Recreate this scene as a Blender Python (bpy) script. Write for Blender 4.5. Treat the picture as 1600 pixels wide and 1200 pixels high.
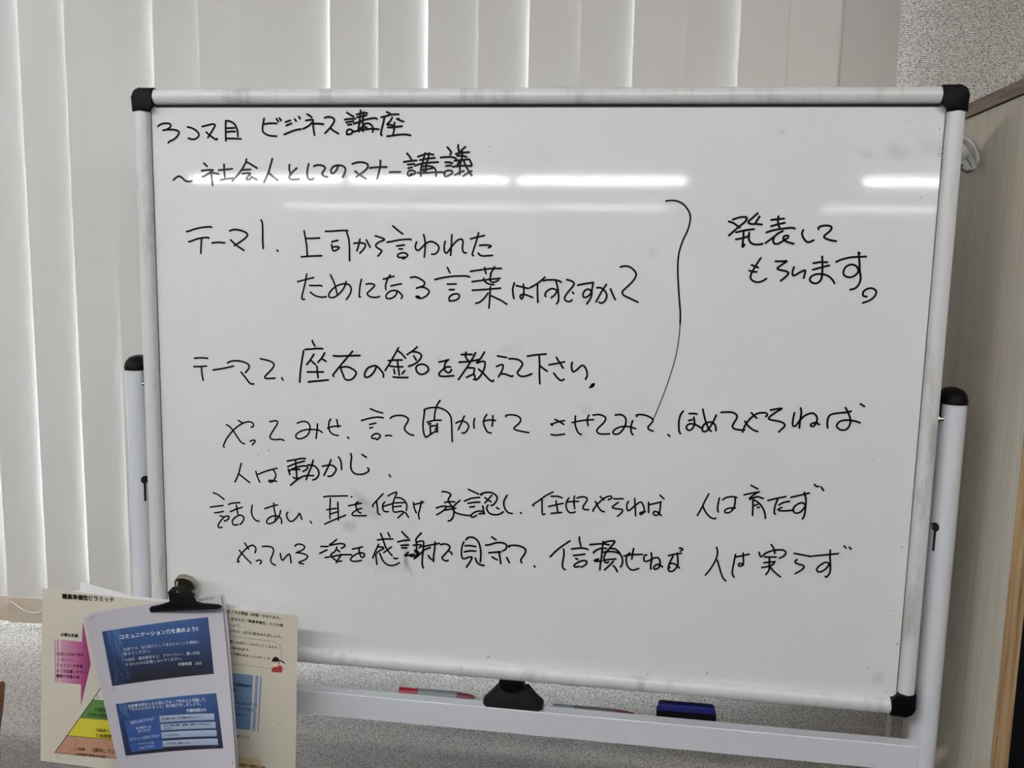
import bpy, bmesh, math, random
from mathutils import Vector, Matrix

SC = bpy.context.scene
COL = SC.collection
for o in list(bpy.data.objects):
    bpy.data.objects.remove(o)
random.seed(7)
PI = math.pi

# ------------------------------------------------------------------ camera, world, exposure
CAM_POS = Vector((0.18770, -1.36712, 1.56809))
CAM_R = Vector((0.98909, 0.14580, 0.02095))
CAM_D = Vector((0.04130, -0.13795, -0.98958))
CAM_F = Vector((-0.14139, 0.97965, -0.14246))
FPX = 1450.0
cd = bpy.data.cameras.new('camera')
cam = bpy.data.objects.new('camera', cd)
COL.objects.link(cam)
cd.sensor_fit = 'HORIZONTAL'
cd.sensor_width = 36.0
cd.lens = 36.0 * FPX / 1600.0
cd.clip_start = 0.02
cam.matrix_world = Matrix(((CAM_R.x, -CAM_D.x, -CAM_F.x, CAM_POS.x),
                           (CAM_R.y, -CAM_D.y, -CAM_F.y, CAM_POS.y),
                           (CAM_R.z, -CAM_D.z, -CAM_F.z, CAM_POS.z), (0, 0, 0, 1)))
SC.camera = cam

world = bpy.data.worlds.new('daylight')
SC.world = world
world.use_nodes = True
bg = world.node_tree.nodes['Background']
bg.inputs[0].default_value = (0.68, 0.83, 1.0, 1)
bg.inputs[1].default_value = 15.0

SC.view_settings.view_transform = 'Standard'
SC.view_settings.look = 'None'
SC.view_settings.exposure = 1.45
SC.view_settings.gamma = 1
SC.view_settings.use_curve_mapping = False
SC.cycles.use_denoising = True
SC.cycles.max_bounces = 8
LAMP = 9.7          # radiance of the near ceiling tubes
LAMP_FAR = 11.0     # the far row mirrored in the board
LAMP_FARTHEST = 8.0
CEIL = 2.5
WALL_Y = 0.33


def at(u, v, y):
    """the point of the vertical plane Y = y that the photograph shows at pixel (u, v)"""
    d = CAM_R * ((u - 800) / FPX) + CAM_D * ((v - 600) / FPX) + CAM_F
    return CAM_POS + d * ((y - CAM_POS.y) / d.y)


# ------------------------------------------------------------------ materials
def soft(c, k=0.14):
    g = sum(c[:3]) / 3
    return tuple(x + (g - x) * k for x in c[:3])


def lin(c):
    r = []
    for x in c[:3]:
        x = x / 255.0
        r.append(x / 12.92 if x <= 0.04045 else ((x + 0.055) / 1.055) ** 2.4)
    return (*r, 1.0)


MATS = {}


def mat(name, rgb, rough=0.5, metal=0.0, spec=0.5, coat=0.0, coat_rough=0.05):
    if name in MATS:
        return MATS[name]
    m = bpy.data.materials.new(name)
    m.use_nodes = True
    b = m.node_tree.nodes['Principled BSDF']
    b.inputs['Base Color'].default_value = lin(rgb)
    b.inputs['Roughness'].default_value = rough
    b.inputs['Metallic'].default_value = metal
    b.inputs['Specular IOR Level'].default_value = spec
    b.inputs['Coat Weight'].default_value = coat
    b.inputs['Coat Roughness'].default_value = coat_rough
    MATS[name] = m
    return m


def nodes(m):
    return m.node_tree.nodes, m.node_tree.links, m.node_tree.nodes['Principled BSDF']


def coords(n, l, scale=(1, 1, 1), rot=(0, 0, 0)):
    tc = n.new('ShaderNodeTexCoord')
    mp = n.new('ShaderNodeMapping')
    mp.inputs['Scale'].default_value = scale
    mp.inputs['Rotation'].default_value = rot
    l.new(tc.outputs['Object'], mp.inputs['Vector'])
    return mp.outputs['Vector']


def noise(n, l, vec, scale, detail=3, rough=0.5):
    t = n.new('ShaderNodeTexNoise')
    t.inputs['Scale'].default_value = scale
    t.inputs['Detail'].default_value = detail
    t.inputs['Roughness'].default_value = rough
    l.new(vec, t.inputs['Vector'])
    return t.outputs['Fac']


def ramp(n, l, fac, stops):
    r = n.new('ShaderNodeValToRGB')
    el = r.color_ramp.elements
    while len(el) < len(stops):
        el.new(0.5)
    for e, (p, c) in zip(el, stops):
        e.position = p
        e.color = lin(c)
    l.new(fac, r.inputs['Fac'])
    return r.outputs['Color']


def math_node(n, l, op, a, b=None):
    t = n.new('ShaderNodeMath')
    t.operation = op
    for i, x in enumerate((a, b)):
        if x is None:
            continue
        if isinstance(x, (int, float)):
            t.inputs[i].default_value = x
        else:
            l.new(x, t.inputs[i])
    return t.outputs[0]


def bump(n, l, b, height, strength, dist):
    t = n.new('ShaderNodeBump')
    t.inputs['Strength'].default_value = strength
    t.inputs['Distance'].default_value = dist
    l.new(height, t.inputs['Height'])
    l.new(t.outputs['Normal'], b.inputs['Normal'])


def wallpaper(name, rgb):
    """woven vinyl wallpaper: small irregular cells of horizontal weft over vertical warp"""
    m = mat(name, rgb, 0.8, spec=0.25)
    n, l, b = nodes(m)
    vec = coords(n, l)
    wob = n.new('ShaderNodeTexNoise')
    wob.inputs['Scale'].default_value = 60
    wob.inputs['Detail'].default_value = 2
    l.new(vec, wob.inputs['Vector'])
    sep = n.new('ShaderNodeSeparateXYZ')
    l.new(vec, sep.inputs[0])
    sw = n.new('ShaderNodeSeparateXYZ')
    l.new(wob.outputs['Color'], sw.inputs[0])

    def wave(axis, period, wobble):
        a = math_node(n, l, 'MULTIPLY', sep.outputs[axis], 2 * PI / period)
        return math_node(n, l, 'SINE', math_node(n, l, 'ADD', a, math_node(n, l, 'MULTIPLY', sw.outputs[axis], wobble)))
    weft = wave('Z', 0.0035, 9.0)
    warp = wave('X', 0.0050, 9.0)
    cell = math_node(n, l, 'MULTIPLY', weft, warp)
    grain = noise(n, l, coords(n, l, (260, 260, 420)), 1.0, 2)
    h = math_node(n, l, 'ADD', math_node(n, l, 'MULTIPLY', cell, 0.10), math_node(n, l, 'MULTIPLY', weft, 0.07))
    h = math_node(n, l, 'ADD', h, math_node(n, l, 'ADD', math_node(n, l, 'MULTIPLY', grain, 0.85), 0.07))
    k = [x / 255.0 for x in rgb]
    dark = tuple(255 * x * 0.66 for x in k)
    lite = tuple(min(255, 255 * x * 1.16) for x in k)
    l.new(ramp(n, l, h, [(0.32, dark), (0.50, rgb), (0.66, lite)]), b.inputs['Base Color'])
    bump(n, l, b, h, 0.7, 0.0026)
    return m


def woodgrain(name, c0, c1, c2, scale, rough=0.55):
    m = mat(name, c1, rough, spec=0.35)
    n, l, b = nodes(m)
    v = coords(n, l, scale)
    f = noise(n, l, v, 1.0, 5, 0.6)
    l.new(ramp(n, l, f, [(0.3, c0), (0.5, c1), (0.7, c2)]), b.inputs['Base Color'])
    bump(n, l, b, f, 0.15, 0.001)
    return m


def enamel():
    """the glossy white writing surface with wiped-off marker smudges"""
    m = mat('white_enamel', (218, 218, 217), 0.42, spec=0.3, coat=0.85, coat_rough=0.045)
    n, l, b = nodes(m)
    tc = n.new('ShaderNodeTexCoord')
    base = (218, 218, 217)
    cloud = noise(n, l, tc.outputs['Object'], 7.0, 4, 0.6)
    total = math_node(n, l, 'MULTIPLY', math_node(n, l, 'SUBTRACT', cloud, 0.42), 0.10)
    fine = n.new('ShaderNodeTexNoise')
    fine.inputs['Scale'].default_value = 45
    fine.inputs['Detail'].default_value = 3
    l.new(tc.outputs['Object'], fine.inputs['Vector'])
    for (u, v, rx, rz, ang, k) in SMUDGES:
        p = at(u, v, 0)
        mp = n.new('ShaderNodeMapping')
        mp.vector_type = 'TEXTURE'
        mp.inputs['Location'].default_value = (p.x, 0, p.z)
        mp.inputs['Rotation'].default_value = (0, math.radians(ang), 0)
        mp.inputs['Scale'].default_value = (rx, 1, rz)
        l.new(tc.outputs['Object'], mp.inputs['Vector'])
        ln = n.new('ShaderNodeVectorMath')
        ln.operation = 'LENGTH'
        l.new(mp.outputs['Vector'], ln.inputs[0])
        mr = n.new('ShaderNodeMapRange')
        mr.interpolation_type = 'SMOOTHSTEP'
        mr.inputs['From Min'].default_value = 1.0
        mr.inputs['From Max'].default_value = 0.15
        mr.inputs['To Max'].default_value = k
        l.new(ln.outputs['Value'], mr.inputs['Value'])
        s = math_node(n, l, 'MULTIPLY', mr.outputs['Result'],
                      math_node(n, l, 'MULTIPLY', fine.outputs['Fac'], 2.0))
        total = math_node(n, l, 'ADD', total, s)
    cl = math_node(n, l, 'MINIMUM', math_node(n, l, 'MAXIMUM', total, 0.0), 0.6)
    mx = n.new('ShaderNodeMix')
    mx.data_type = 'RGBA'
    mx.inputs['A'].default_value = lin(base)
    mx.inputs['B'].default_value = lin((95, 95, 93))
    l.new(cl, mx.inputs['Factor'])
    l.new(mx.outputs['Result'], b.inputs['Base Color'])
    # faint orange peel in the enamel
    peel = noise(n, l, tc.outputs['Object'], 160, 2)
    bp = n.new('ShaderNodeBump')
    bp.inputs['Strength'].default_value = 0.02
    bp.inputs['Distance'].default_value = 0.0006
    l.new(peel, bp.inputs['Height'])
    l.new(bp.outputs['Normal'], b.inputs['Coat Normal'])
    return m


SMUDGES = [(575, 795, 0.030, 0.020, 35, 0.24), (545, 822, 0.020, 0.016, 0, 0.20), (560, 775, 0.026, 0.010, 40, 0.16),
           (634, 862, 0.0065, 0.045, 0, 0.32), (638, 885, 0.006, 0.026, -25, 0.22), (1352, 240, 0.017, 0.010, 30, 0.13),
           (1402, 236, 0.024, 0.016, 10, 0.13), (1408, 243, 0.016, 0.010, 0, 0.08), (1455, 230, 0.030, 0.024, 0, 0.09), (1222, 205, 0.010, 0.012, 0, 0.08),
           (915, 640, 0.016, 0.010, 20, 0.14), (905, 675, 0.030, 0.018, 30, 0.08), (790, 548, 0.020, 0.010, 0, 0.10),
           (805, 545, 0.018, 0.014, 0, 0.08), (1020, 395, 0.012, 0.012, 0, 0.10), (735, 360, 0.02, 0.01, 0, 0.07),
           (600, 880, 0.05, 0.02, 0, 0.08), (1372, 1060, 0.012, 0.02, 20, 0.14), (620, 800, 0.08, 0.03, 20, 0.06),
           (1000, 640, 0.06, 0.03, 0, 0.05)]

M_ENAMEL = enamel()
M_INK = mat('black_marker_ink', (6, 6, 7), 0.5, spec=0.1, coat=0.35, coat_rough=0.045)


def aluminium():
    m = mat('painted_aluminium', (206, 206, 206), 0.34, spec=0.4, coat=0.25, coat_rough=0.2)
    n, l, b = nodes(m)
    v = coords(n, l, (26, 26, 7))
    f = noise(n, l, v, 1.0, 5, 0.65)
    l.new(ramp(n, l, f, [(0.30, (172, 169, 163)), (0.46, (204, 203, 202)), (0.8, (208, 208, 208))]), b.inputs['Base Color'])
    return m


M_RAIL = aluminium()
M_STAND = mat('white_painted_steel', (205, 207, 211), 0.35, coat=0.3, coat_rough=0.2)
M_BLACK = mat('black_plastic', (8, 8, 9), 0.5, spec=0.12)
M_BLACK_MATTE = mat('black_matte_plastic', (14, 14, 14), 0.6)
M_DARK = mat('dark_gap', (12, 12, 12), 0.8)
M_STEEL = mat('bright_steel', (190, 188, 182), 0.25, metal=1.0)
M_NICKEL = mat('worn_nickel', (172, 166, 152), 0.3, metal=1.0)
M_BLUE = mat('dark_blue_plastic', (15, 23, 92), 0.6, spec=0.3)
M_FELT = mat('black_felt', (10, 10, 10), 0.95, spec=0.1)
M_RED = mat('red_plastic', (132, 20, 30), 0.35)
M_DARKRED = mat('dark_red_plastic', (98, 40, 46), 0.4)
M_GREY = mat('grey_plastic', (112, 118, 122), 0.4)
M_PAPER = mat('white_paper_shaded', (184, 181, 187), 0.75, spec=0.25)  # white paper, the shading of the tilted sheets darkened into its colour
M_LAMINATE = mat('laminated_cream_paper', (203, 196, 180), 0.4, spec=0.4, coat=0.4, coat_rough=0.25)
M_CABLE = mat('white_cable_sheath', (208, 210, 212), 0.4)
M_WALL = wallpaper('woven_wallpaper', (186, 179, 172))
M_WHITEWALL = mat('white_wall_paint', (184, 182, 178), 0.85)
M_CEIL = mat('white_ceiling_board', (222, 221, 216), 0.9)
M_FLOOR = mat('grey_carpet_tile', (66, 66, 69), 0.95, spec=0.1)
M_VINYL = mat('white_vinyl_trim', (212, 208, 200), 0.5)
M_PANEL = woodgrain('greige_wood_laminate', (190, 180, 164), (200, 191, 175), (208, 200, 185), (160, 160, 3.0), 0.6)
M_PLY = woodgrain('plywood_edge', (104, 80, 54), (158, 128, 92), (178, 150, 112), (190, 60, 5), 0.65)
M_TRIM = woodgrain('brown_veneer_trim', (104, 88, 78), (132, 114, 102), (150, 132, 120), (60, 9, 160), 0.6)
M_CHAIR = woodgrain('brown_wood', (96, 58, 30), (128, 80, 44), (150, 98, 58), (20, 20, 4), 0.45)
M_CABINET = mat('black_painted_steel', (12, 12, 13), 0.6, spec=0.2)


def fabric():
    m = bpy.data.materials.new('blind_fabric')
    m.use_nodes = True
    n, l = m.node_tree.nodes, m.node_tree.links
    b = n['Principled BSDF']
    b.inputs['Base Color'].default_value = lin((206, 202, 196))
    b.inputs['Roughness'].default_value = 0.85
    b.inputs['Specular IOR Level'].default_value = 0.2
    tr = n.new('ShaderNodeBsdfTranslucent')
    tr.inputs['Color'].default_value = lin((212, 207, 200))
    mx = n.new('ShaderNodeMixShader')
    mx.inputs[0].default_value = 0.02
    l.new(b.outputs[0], mx.inputs[1])
    l.new(tr.outputs[0], mx.inputs[2])
    l.new(mx.outputs[0], n['Material Output'].inputs['Surface'])
    return m


M_FABRIC = fabric()
M_WEIGHT = mat('beige_weight_plate', (190, 178, 160), 0.6)


def glass():
    m = bpy.data.materials.new('window_glass')
    m.use_nodes = True
    n, l = m.node_tree.nodes, m.node_tree.links
    t = n.new('ShaderNodeBsdfTransparent')
    g = n.new('ShaderNodeBsdfGlossy')
    g.inputs['Roughness'].default_value = 0.02
    mx = n.new('ShaderNodeMixShader')
    mx.inputs[0].default_value = 0.06
    l.new(t.outputs[0], mx.inputs[1])
    l.new(g.outputs[0], mx.inputs[2])
    l.new(mx.outputs[0], n['Material Output'].inputs['Surface'])
    return m


M_GLASS = glass()


def lamp_mat(name, k):
    m = bpy.data.materials.new(name)
    m.use_nodes = True
    n, l = m.node_tree.nodes, m.node_tree.links
    e = n.new('ShaderNodeEmission')
    e.inputs[0].default_value = (1.0, 0.99, 0.985, 1)
    e.inputs[1].default_value = k
    l.new(e.outputs[0], n['Material Output'].inputs['Surface'])
    return m


def print_mat(name, rough, coat):
    """printing ink: its colour is the colour printed on the sheet"""
    m = mat(name, (128, 128, 128), rough, spec=0.3, coat=coat, coat_rough=0.25)
    n, l, b = nodes(m)
    a = n.new('ShaderNodeAttribute')
    a.attribute_name = 'ink'
    l.new(a.outputs['Color'], b.inputs['Base Color'])
    return m


M_PRINT = print_mat('toner_print', 0.6, 0.0)
M_PRINT_LAM = print_mat('print_under_laminate', 0.45, 0.4)


# ------------------------------------------------------------------ mesh helpers
def tag(o, label, cat, group=None, kind=None):
    if label:
        o['label'] = label
    if cat:
        o['category'] = cat
    if group:
        o['group'] = group
    if kind:
        o['kind'] = kind
    return o


def thing(name, label, cat, loc=(0, 0, 0), group=None):
    o = bpy.data.objects.new(name, None)
    o.empty_display_size = 0.05
    COL.objects.link(o)
    o.location = loc
    return tag(o, label, cat, group)


def obj(name, bm, m, parent=None, smooth=False, angle=35):
    me = bpy.data.meshes.new(name)
    bmesh.ops.recalc_face_normals(bm, faces=bm.faces[:])
    if smooth:
        lim = math.radians(angle)
        for f in bm.faces:
            f.smooth = True
        for e in bm.edges:
            if len(e.link_faces) == 2 and e.calc_face_angle(0) > lim:
                e.smooth = False
    bm.to_mesh(me)
    bm.free()
    for x in (m if isinstance(m, (list, tuple)) else [m]):
        me.materials.append(x)
    o = bpy.data.objects.new(name, me)
    COL.objects.link(o)
    if parent is not None:
        o.parent = parent
        p, off = parent, Vector((0, 0, 0))
        while p is not None:
            off += p.location
            p = p.parent
        for v in me.vertices:
            v.co -= off
    return o


def struct(name, bm, m, parent=None, smooth=False):
    o = obj(name, bm, m, parent, smooth)
    if parent is None:
        o['kind'] = 'structure'
    return o


def box(x0, x1, y0, y1, z0, z1, bev=0.0, seg=2, bm=None):
    b = bm or bmesh.new()
    vs = [b.verts.new((x, y, z)) for x in (x0, x1) for y in (y0, y1) for z in (z0, z1)]
    fs = [(0, 1, 3, 2), (4, 6, 7, 5), (0, 4, 5, 1), (2, 3, 7, 6), (0, 2, 6, 4), (1, 5, 7, 3)]
    faces = [b.faces.new([vs[i] for i in f]) for f in fs]
    if bev > 0:
        es = list({e for f in faces for e in f.edges})
        bmesh.ops.bevel(b, geom=es, offset=bev, segments=seg, affect='EDGES', profile=0.5)
    return b


def extrude(pts, axis, a, c, bev=0.0, seg=2, bm=None):
    """polygon pts in the plane across `axis`, drawn out from a to c.  X: (y,z)  Y: (x,z)  Z: (x,y)"""
    b = bm or bmesh.new()

    def mk(p, k):
        return {'X': (k, p[0], p[1]), 'Y': (p[0], k, p[1]), 'Z': (p[0], p[1], k)}[axis]
    lo = [b.verts.new(mk(p, a)) for p in pts]
    hi = [b.verts.new(mk(p, c)) for p in pts]
    n = len(pts)
    faces = [b.faces.new(lo), b.faces.new(hi[::-1])]
    for i in range(n):
        faces.append(b.faces.new((lo[i], hi[i], hi[(i + 1) % n], lo[(i + 1) % n])))
    if bev > 0:
        es = list(set(faces[0].edges) | set(faces[1].edges))
        bmesh.ops.bevel(b, geom=es, offset=bev, segments=seg, affect='EDGES', profile=0.5)
    return b


def smooth_path(pts, step=3, closed=False):
    """Catmull-Rom through pts"""
    n = len(pts)
    if n < 3 and not closed:
        return list(pts)
    out = []
    rng = range(n) if closed else range(n - 1)
    for i in rng:
        if closed:
            p0, p1, p2, p3 = (pts[(i + k) % n] for k in (-1, 0, 1, 2))
        else:
            p0, p1, p2, p3 = pts[max(i - 1, 0)], pts[i], pts[i + 1], pts[min(i + 2, n - 1)]
        for k in range(step):
            t = k / step
            out.append(0.5 * ((2 * p1) + (p2 - p0) * t + (2 * p0 - 5 * p1 + 4 * p2 - p3) * t * t
                              + (3 * p1 - p0 - 3 * p2 + p3) * t ** 3))
    if not closed:
        out.append(pts[-1])
    return out


def tube(pts, r, seg=8, closed=False, bm=None, radii=None):
    b = bm or bmesh.new()
    pts = [Vector(p) for p in pts]
    n = len(pts)
    rings = []
    up = Vector((0.13, 0.27, 0.95))
    for i, p in enumerate(pts):
        if closed:
            t = pts[(i + 1) % n] - pts[i - 1]
        else:
            t = pts[min(i + 1, n - 1)] - pts[max(i - 1, 0)]
        t.normalize()
        a = up - t * up.dot(t)
        if a.length < 1e-3:
            a = Vector((1, 0, 0)) - t * t.x
        a.normalize()
        up = a
        c = t.cross(a)
        rr = radii[i] if radii else r
        rings.append([b.verts.new(p + a * rr * math.cos(2 * PI * k / seg) + c * rr * math.sin(2 * PI * k / seg))
                      for k in range(seg)])
    for i in range(n if closed else n - 1):
        r0, r1 = rings[i], rings[(i + 1) % n]
        for k in range(seg):
            b.faces.new((r0[k], r0[(k + 1) % seg], r1[(k + 1) % seg], r1[k]))
    if not closed:
        b.faces.new(rings[0])
        b.faces.new(rings[-1][::-1])
    return b


def rod(p, q, r, seg=16, bm=None, r2=None):
    return tube([p, q], r, seg, bm=bm, radii=[r, r if r2 is None else r2])


# ------------------------------------------------------------------ large structure
X0, X1, Y0 = -9.6, 7.4, -21.0
struct('floor', box(X0, X1, Y0, WALL_Y + 0.15, -0.1, 0.0), M_FLOOR)
struct('ceiling', box(X0, X1, Y0, WALL_Y + 0.15, CEIL, CEIL + 0.1), M_CEIL)
struct('wall_left', box(X0 - 0.1, X0, Y0, WALL_Y + 0.15, 0, CEIL), M_WHITEWALL)
struct('wall_right', box(X1, X1 + 0.1, Y0, WALL_Y + 0.15, 0, CEIL), M_WHITEWALL)
struct('wall_front', box(X0, X1, Y0 - 0.1, Y0, 0, CEIL), M_WHITEWALL)
WX0, WX1, WZ0, WZ1 = -2.35, 0.385, 0.845, 2.25
wb = bmesh.new()
ys = (WALL_Y, WALL_Y + 0.15)
box(X0, WX0, *ys, 0, CEIL, bm=wb)
box(WX1, X1, *ys, 0, CEIL, bm=wb)
box(WX0, WX1, *ys, 0, WZ0, bm=wb)
box(WX0, WX1, *ys, WZ1, CEIL, bm=wb)
struct('wall_back', wb, M_WALL)
struct('baseboard_back', box(X0, 0.68, WALL_Y - 0.008, WALL_Y, 0, 0.06, 0.002), M_VINYL)
fb = bmesh.new()
fy = (WALL_Y + 0.07, WALL_Y + 0.12)
box(WX0, WX1, *fy, WZ0, WZ0 + 0.045, 0.003, bm=fb)
box(WX0, WX1, *fy, WZ1 - 0.045, WZ1, 0.003, bm=fb)
for x in (WX0, -1.0 - 0.022, WX1 - 0.045):
    box(x, x + 0.045, *fy, WZ0 + 0.045, WZ1 - 0.045, 0.003, bm=fb)
win = struct('window_1', fb, M_VINYL)
for a, c in ((WX0 + 0.045, -1.022), (-0.977, WX1 - 0.045)):
    obj('pane', box(a, c, WALL_Y + 0.092, WALL_Y + 0.097, WZ0 + 0.045, WZ1 - 0.045), M_GLASS, win)
# the thin white cable cover running up the wall by the partition
struct('trim_1', box(0.6555, 0.6635, WALL_Y - 0.006, WALL_Y, 0.06, 0.83, 0.0015), M_VINYL)

# ------------------------------------------------------------------ ceiling lamps
M_L1, M_L2, M_L3 = lamp_mat('tube_light', LAMP), lamp_mat('tube_light_far', LAMP_FAR), lamp_mat('tube_light_farthest', LAMP_FARTHEST)


def ceiling_light(p, q, m, label, group, hw=0.05, drop=0.085):
    p, q = Vector((p[0], p[1], CEIL)), Vector((q[0], q[1], CEIL))
    t = thing('ceiling_light', label, 'light', (p + q) / 2, group)
    d = (q - p).normalized()
    s = Vector((-d.y, d.x, 0))

    def bar(name, w0, w1, z0, z1, mm, e):
        b = bmesh.new()
        v = [b.verts.new(c + s * w * k + Vector((0, 0, z))) for c in (p + d * e, q - d * e)
             for z, w in ((-z0, w0), (-z1, w1)) for k in (-1, 1)]
        for f in ((0, 1, 3, 2), (4, 6, 7, 5), (0, 4, 5, 1), (2, 3, 7, 6), (0, 2, 6, 4), (1, 5, 7, 3)):
            b.faces.new([v[i] for i in f])
        obj(name, b, mm, t)
    bar('housing', 0.11, 0.11, 0.0, 0.022, M_VINYL, 0.0)
    bar('diffuser', hw * 1.1, hw, 0.022, drop, m, 0.01)


for a, c in ((-4.05, -1.75), (-1.65, 0.65), (0.75, 1.95)):
    ceiling_light((a, -1.75), (c, -1.75), M_L1, 'fluorescent ceiling light in the row nearest the whiteboard', 'ceiling lights near the whiteboard')
for (u0, u1) in ((300, 534), (548, 795), (808, 1072), (1350, 1560)):
    pts = []
    for u in (u0, u1):
        b0 = at(u, 280.5 + (u - 800) * 0.004, 0)
        d = b0 - CAM_POS
        k = (CEIL - 0.05 - b0.z) / d.z
        pts.append((b0.x + d.x * k, b0.y - d.y * k))
    ceiling_light(pts[0], pts[1], M_L2, 'fluorescent ceiling light in the middle row of the room', 'ceiling lights in the middle row', 0.05, 0.10)
for (u0, u1) in ((447, 629), (643, 834), (846, 1042), (1282, 1460)):
    pts = []
    for u in (u0, u1):
        b0 = at(u, 324.5 + (u - 800) * 0.006, 0)
        d = b0 - CAM_POS
        k = (CEIL - 0.05 - b0.z) / d.z
        pts.append((b0.x + d.x * k, b0.y - d.y * k))
    ceiling_light(pts[0], pts[1], M_L3, 'fluorescent ceiling light in the row farthest from the whiteboard', 'ceiling lights in the farthest row', 0.05, 0.06)

# ------------------------------------------------------------------ vertical blind
BY = 0.262
blind = thing('vertical_blind', 'off-white fabric vertical blind covering the window behind the whiteboard', 'blind', (-0.9, BY, 2.36))
obj('headrail', box(-2.45, 0.565, BY - 0.025, BY + 0.025, 2.36, 2.40, 0.003), M_VINYL, blind)
EDGE_PX = [26, 98, 168, 237, 309, 374, 438.5, 515, 591, 669, 748, 828, 909, 992, 1076, 1159, 1236, 1320]
SLAT_TILT = [2.4, 1.9, 4.4, 2.4, 2.3, 2.3, 4.0, 3.3, 4.6, 2.5, 3.8, 2.2, 3.5, 2.2, 6.0, 2.2, 3.2, 28.0]
edges = [at(u, 0, BY).x for u in EDGE_PX]
tilts = list(SLAT_TILT)
for k in range(7):
    edges.insert(0, edges[0] - 0.0885)
    tilts.insert(0, 3.5)
SZ0, SZ1, WT = 0.853, 2.36, 0.052
TWIST = 2.6
pockets = []
for i, (x, th) in enumerate(zip(edges, tilts)):
    # the slat's right edge lies behind the left edge of the next; the listed tilt opens the gap at its right edge
    b = bmesh.new()
    by = BY - (0.0045 if th > 10 else 0.0)
    w = 0.1
    if i == len(edges) - 1:
        w = 0.116
    rows = 12
    prev = None
    for r in range(rows + 1):
        z = SZ0 + (SZ1 - SZ0) * r / rows
        tw = th + (TWIST if th < 10 else 0.0) * max(0, 1 - (z - SZ0) / 0.8)      # the cloth twists a little towards its foot
        ct, st = math.cos(math.radians(tw)), math.sin(math.radians(tw))
        cur = []
        for k in range(5):
            a = w * k / 4
            bow = 0.0012 * math.sin(PI * k / 4)
            cur.append((b.verts.new((x + a * ct, by + a * st - bow, z)), b.verts.new((x + a * ct, by + a * st - bow + 0.0007, z))))
        if prev:
            for k in range(4):
                b.faces.new((prev[k][0], prev[k + 1][0], cur[k + 1][0], cur[k][0]))
                b.faces.new((prev[k][1], cur[k][1], cur[k + 1][1], prev[k + 1][1]))
            b.faces.new((prev[0][0], cur[0][0], cur[0][1], prev[0][1]))
            b.faces.new((prev[4][0], prev[4][1], cur[4][1], cur[4][0]))
        prev = cur
    sl = obj('slat', b, M_FABRIC, blind, True)
    t2 = math.radians(th + (TWIST if th < 10 else 0.0))
    wb_ = box(0, w - 0.002, -0.0025, 0.0025, SZ0 - WT, SZ0 + 0.001, 0.001)
    bmesh.ops.rotate(wb_, verts=wb_.verts, cent=(0, 0, 0), matrix=Matrix.Rotation(t2, 3, 'Z'))
    bmesh.ops.translate(wb_, verts=wb_.verts, vec=(x + 0.001, BY, 0))
    obj('bottom_weight', wb_, M_WEIGHT, sl)
    pockets.append((x + 0.012, BY - 0.004, SZ0 - 0.006))
ch = bmesh.new()
for p, q in zip(pockets, pockets[1:]):
    p, q = Vector(p), Vector(q)
    pts = [p.lerp(q, k / 10) + Vector((0, -0.002, -0.016 * (1 - (2 * k / 10 - 1) ** 2) * (1 + 0.25 * math.sin(3 * k / 10)))) for k in range(11)]
    tube(pts, 0.0009, 6, bm=ch)
obj('bottom_chain', ch, M_VINYL, blind, True)
bc = bmesh.new()
px = at(1410.5, 0, BY).x
for k in range(190):
    bmesh.ops.create_icosphere(bc, subdivisions=1, radius=0.0021, matrix=Matrix.Translation((px, BY - 0.002, 2.355 - k * 0.006)))
tag(obj('bead_chain', bc, M_VINYL, blind, True), 'beaded operating chain', None)

# ------------------------------------------------------------------ whiteboard on its stand
BW, BH, BZ = 0.6, 0.4492, 1.35           # half width, half height, centre height
RW = 0.0245                              # width of the frame rails
wbd = thing('whiteboard', 'large white whiteboard on a stand, covered in black handwriting', 'whiteboard', (0, 0.02, 0))
panel = obj('panel', box(-BW + 0.01, BW - 0.01, 0.0, 0.016, BZ - BH + 0.01, BZ + BH - 0.01), M_ENAMEL, wbd)


def rail_profile(sign=1):
    # across the rail: w from the outer edge 0 to RW, y outwards (negative towards the room)
    pts = [(0.0, 0.020), (0.0, -0.002)]
    for k in range(1, 12):
        t = k / 12
        pts.append((RW * t * 0.97, -0.002 - 0.0105 * math.sin(PI * min(1, 0.06 + t * 0.92)) ** 0.42))
    pts += [(RW * 0.97, -0.0005), (RW * 0.97, 0.020)]
    return pts


prof = rail_profile()
zt, zb = BZ + BH, BZ - BH
obj('frame_rail', extrude([(y, zt - w) for w, y in prof], 'X', -BW + 0.033, BW - 0.033), M_RAIL, wbd, True, 40)
obj('frame_rail', extrude([(y, zb + w) for w, y in prof], 'X', -BW + 0.033, BW - 0.033), M_RAIL, wbd, True, 40)
obj('frame_rail', extrude([(-BW + w, y) for w, y in prof], 'Z', zb + 0.033, zt - 0.033), M_RAIL, wbd, True, 40)
obj('frame_rail', extrude([(BW - w, y) for w, y in prof], 'Z', zb + 0.033, zt - 0.033), M_RAIL, wbd, True, 40)
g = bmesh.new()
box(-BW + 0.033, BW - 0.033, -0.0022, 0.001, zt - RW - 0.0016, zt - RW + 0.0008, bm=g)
obj('shadow_gap', g, M_DARK, wbd)  # dark strip drawn in as the shadow gap under the top rail
M_SHADOW_GAP = mat('grey_shadow_gap', (84, 84, 82), 0.7)  # paler colour standing in for the weaker shade along the side seams
obj('shadow_gap', box(-BW + RW - 0.0006, -BW + RW + 0.0002, -0.0008, 0.001, zb + 0.033, zt - 0.033), M_SHADOW_GAP, wbd)
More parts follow.
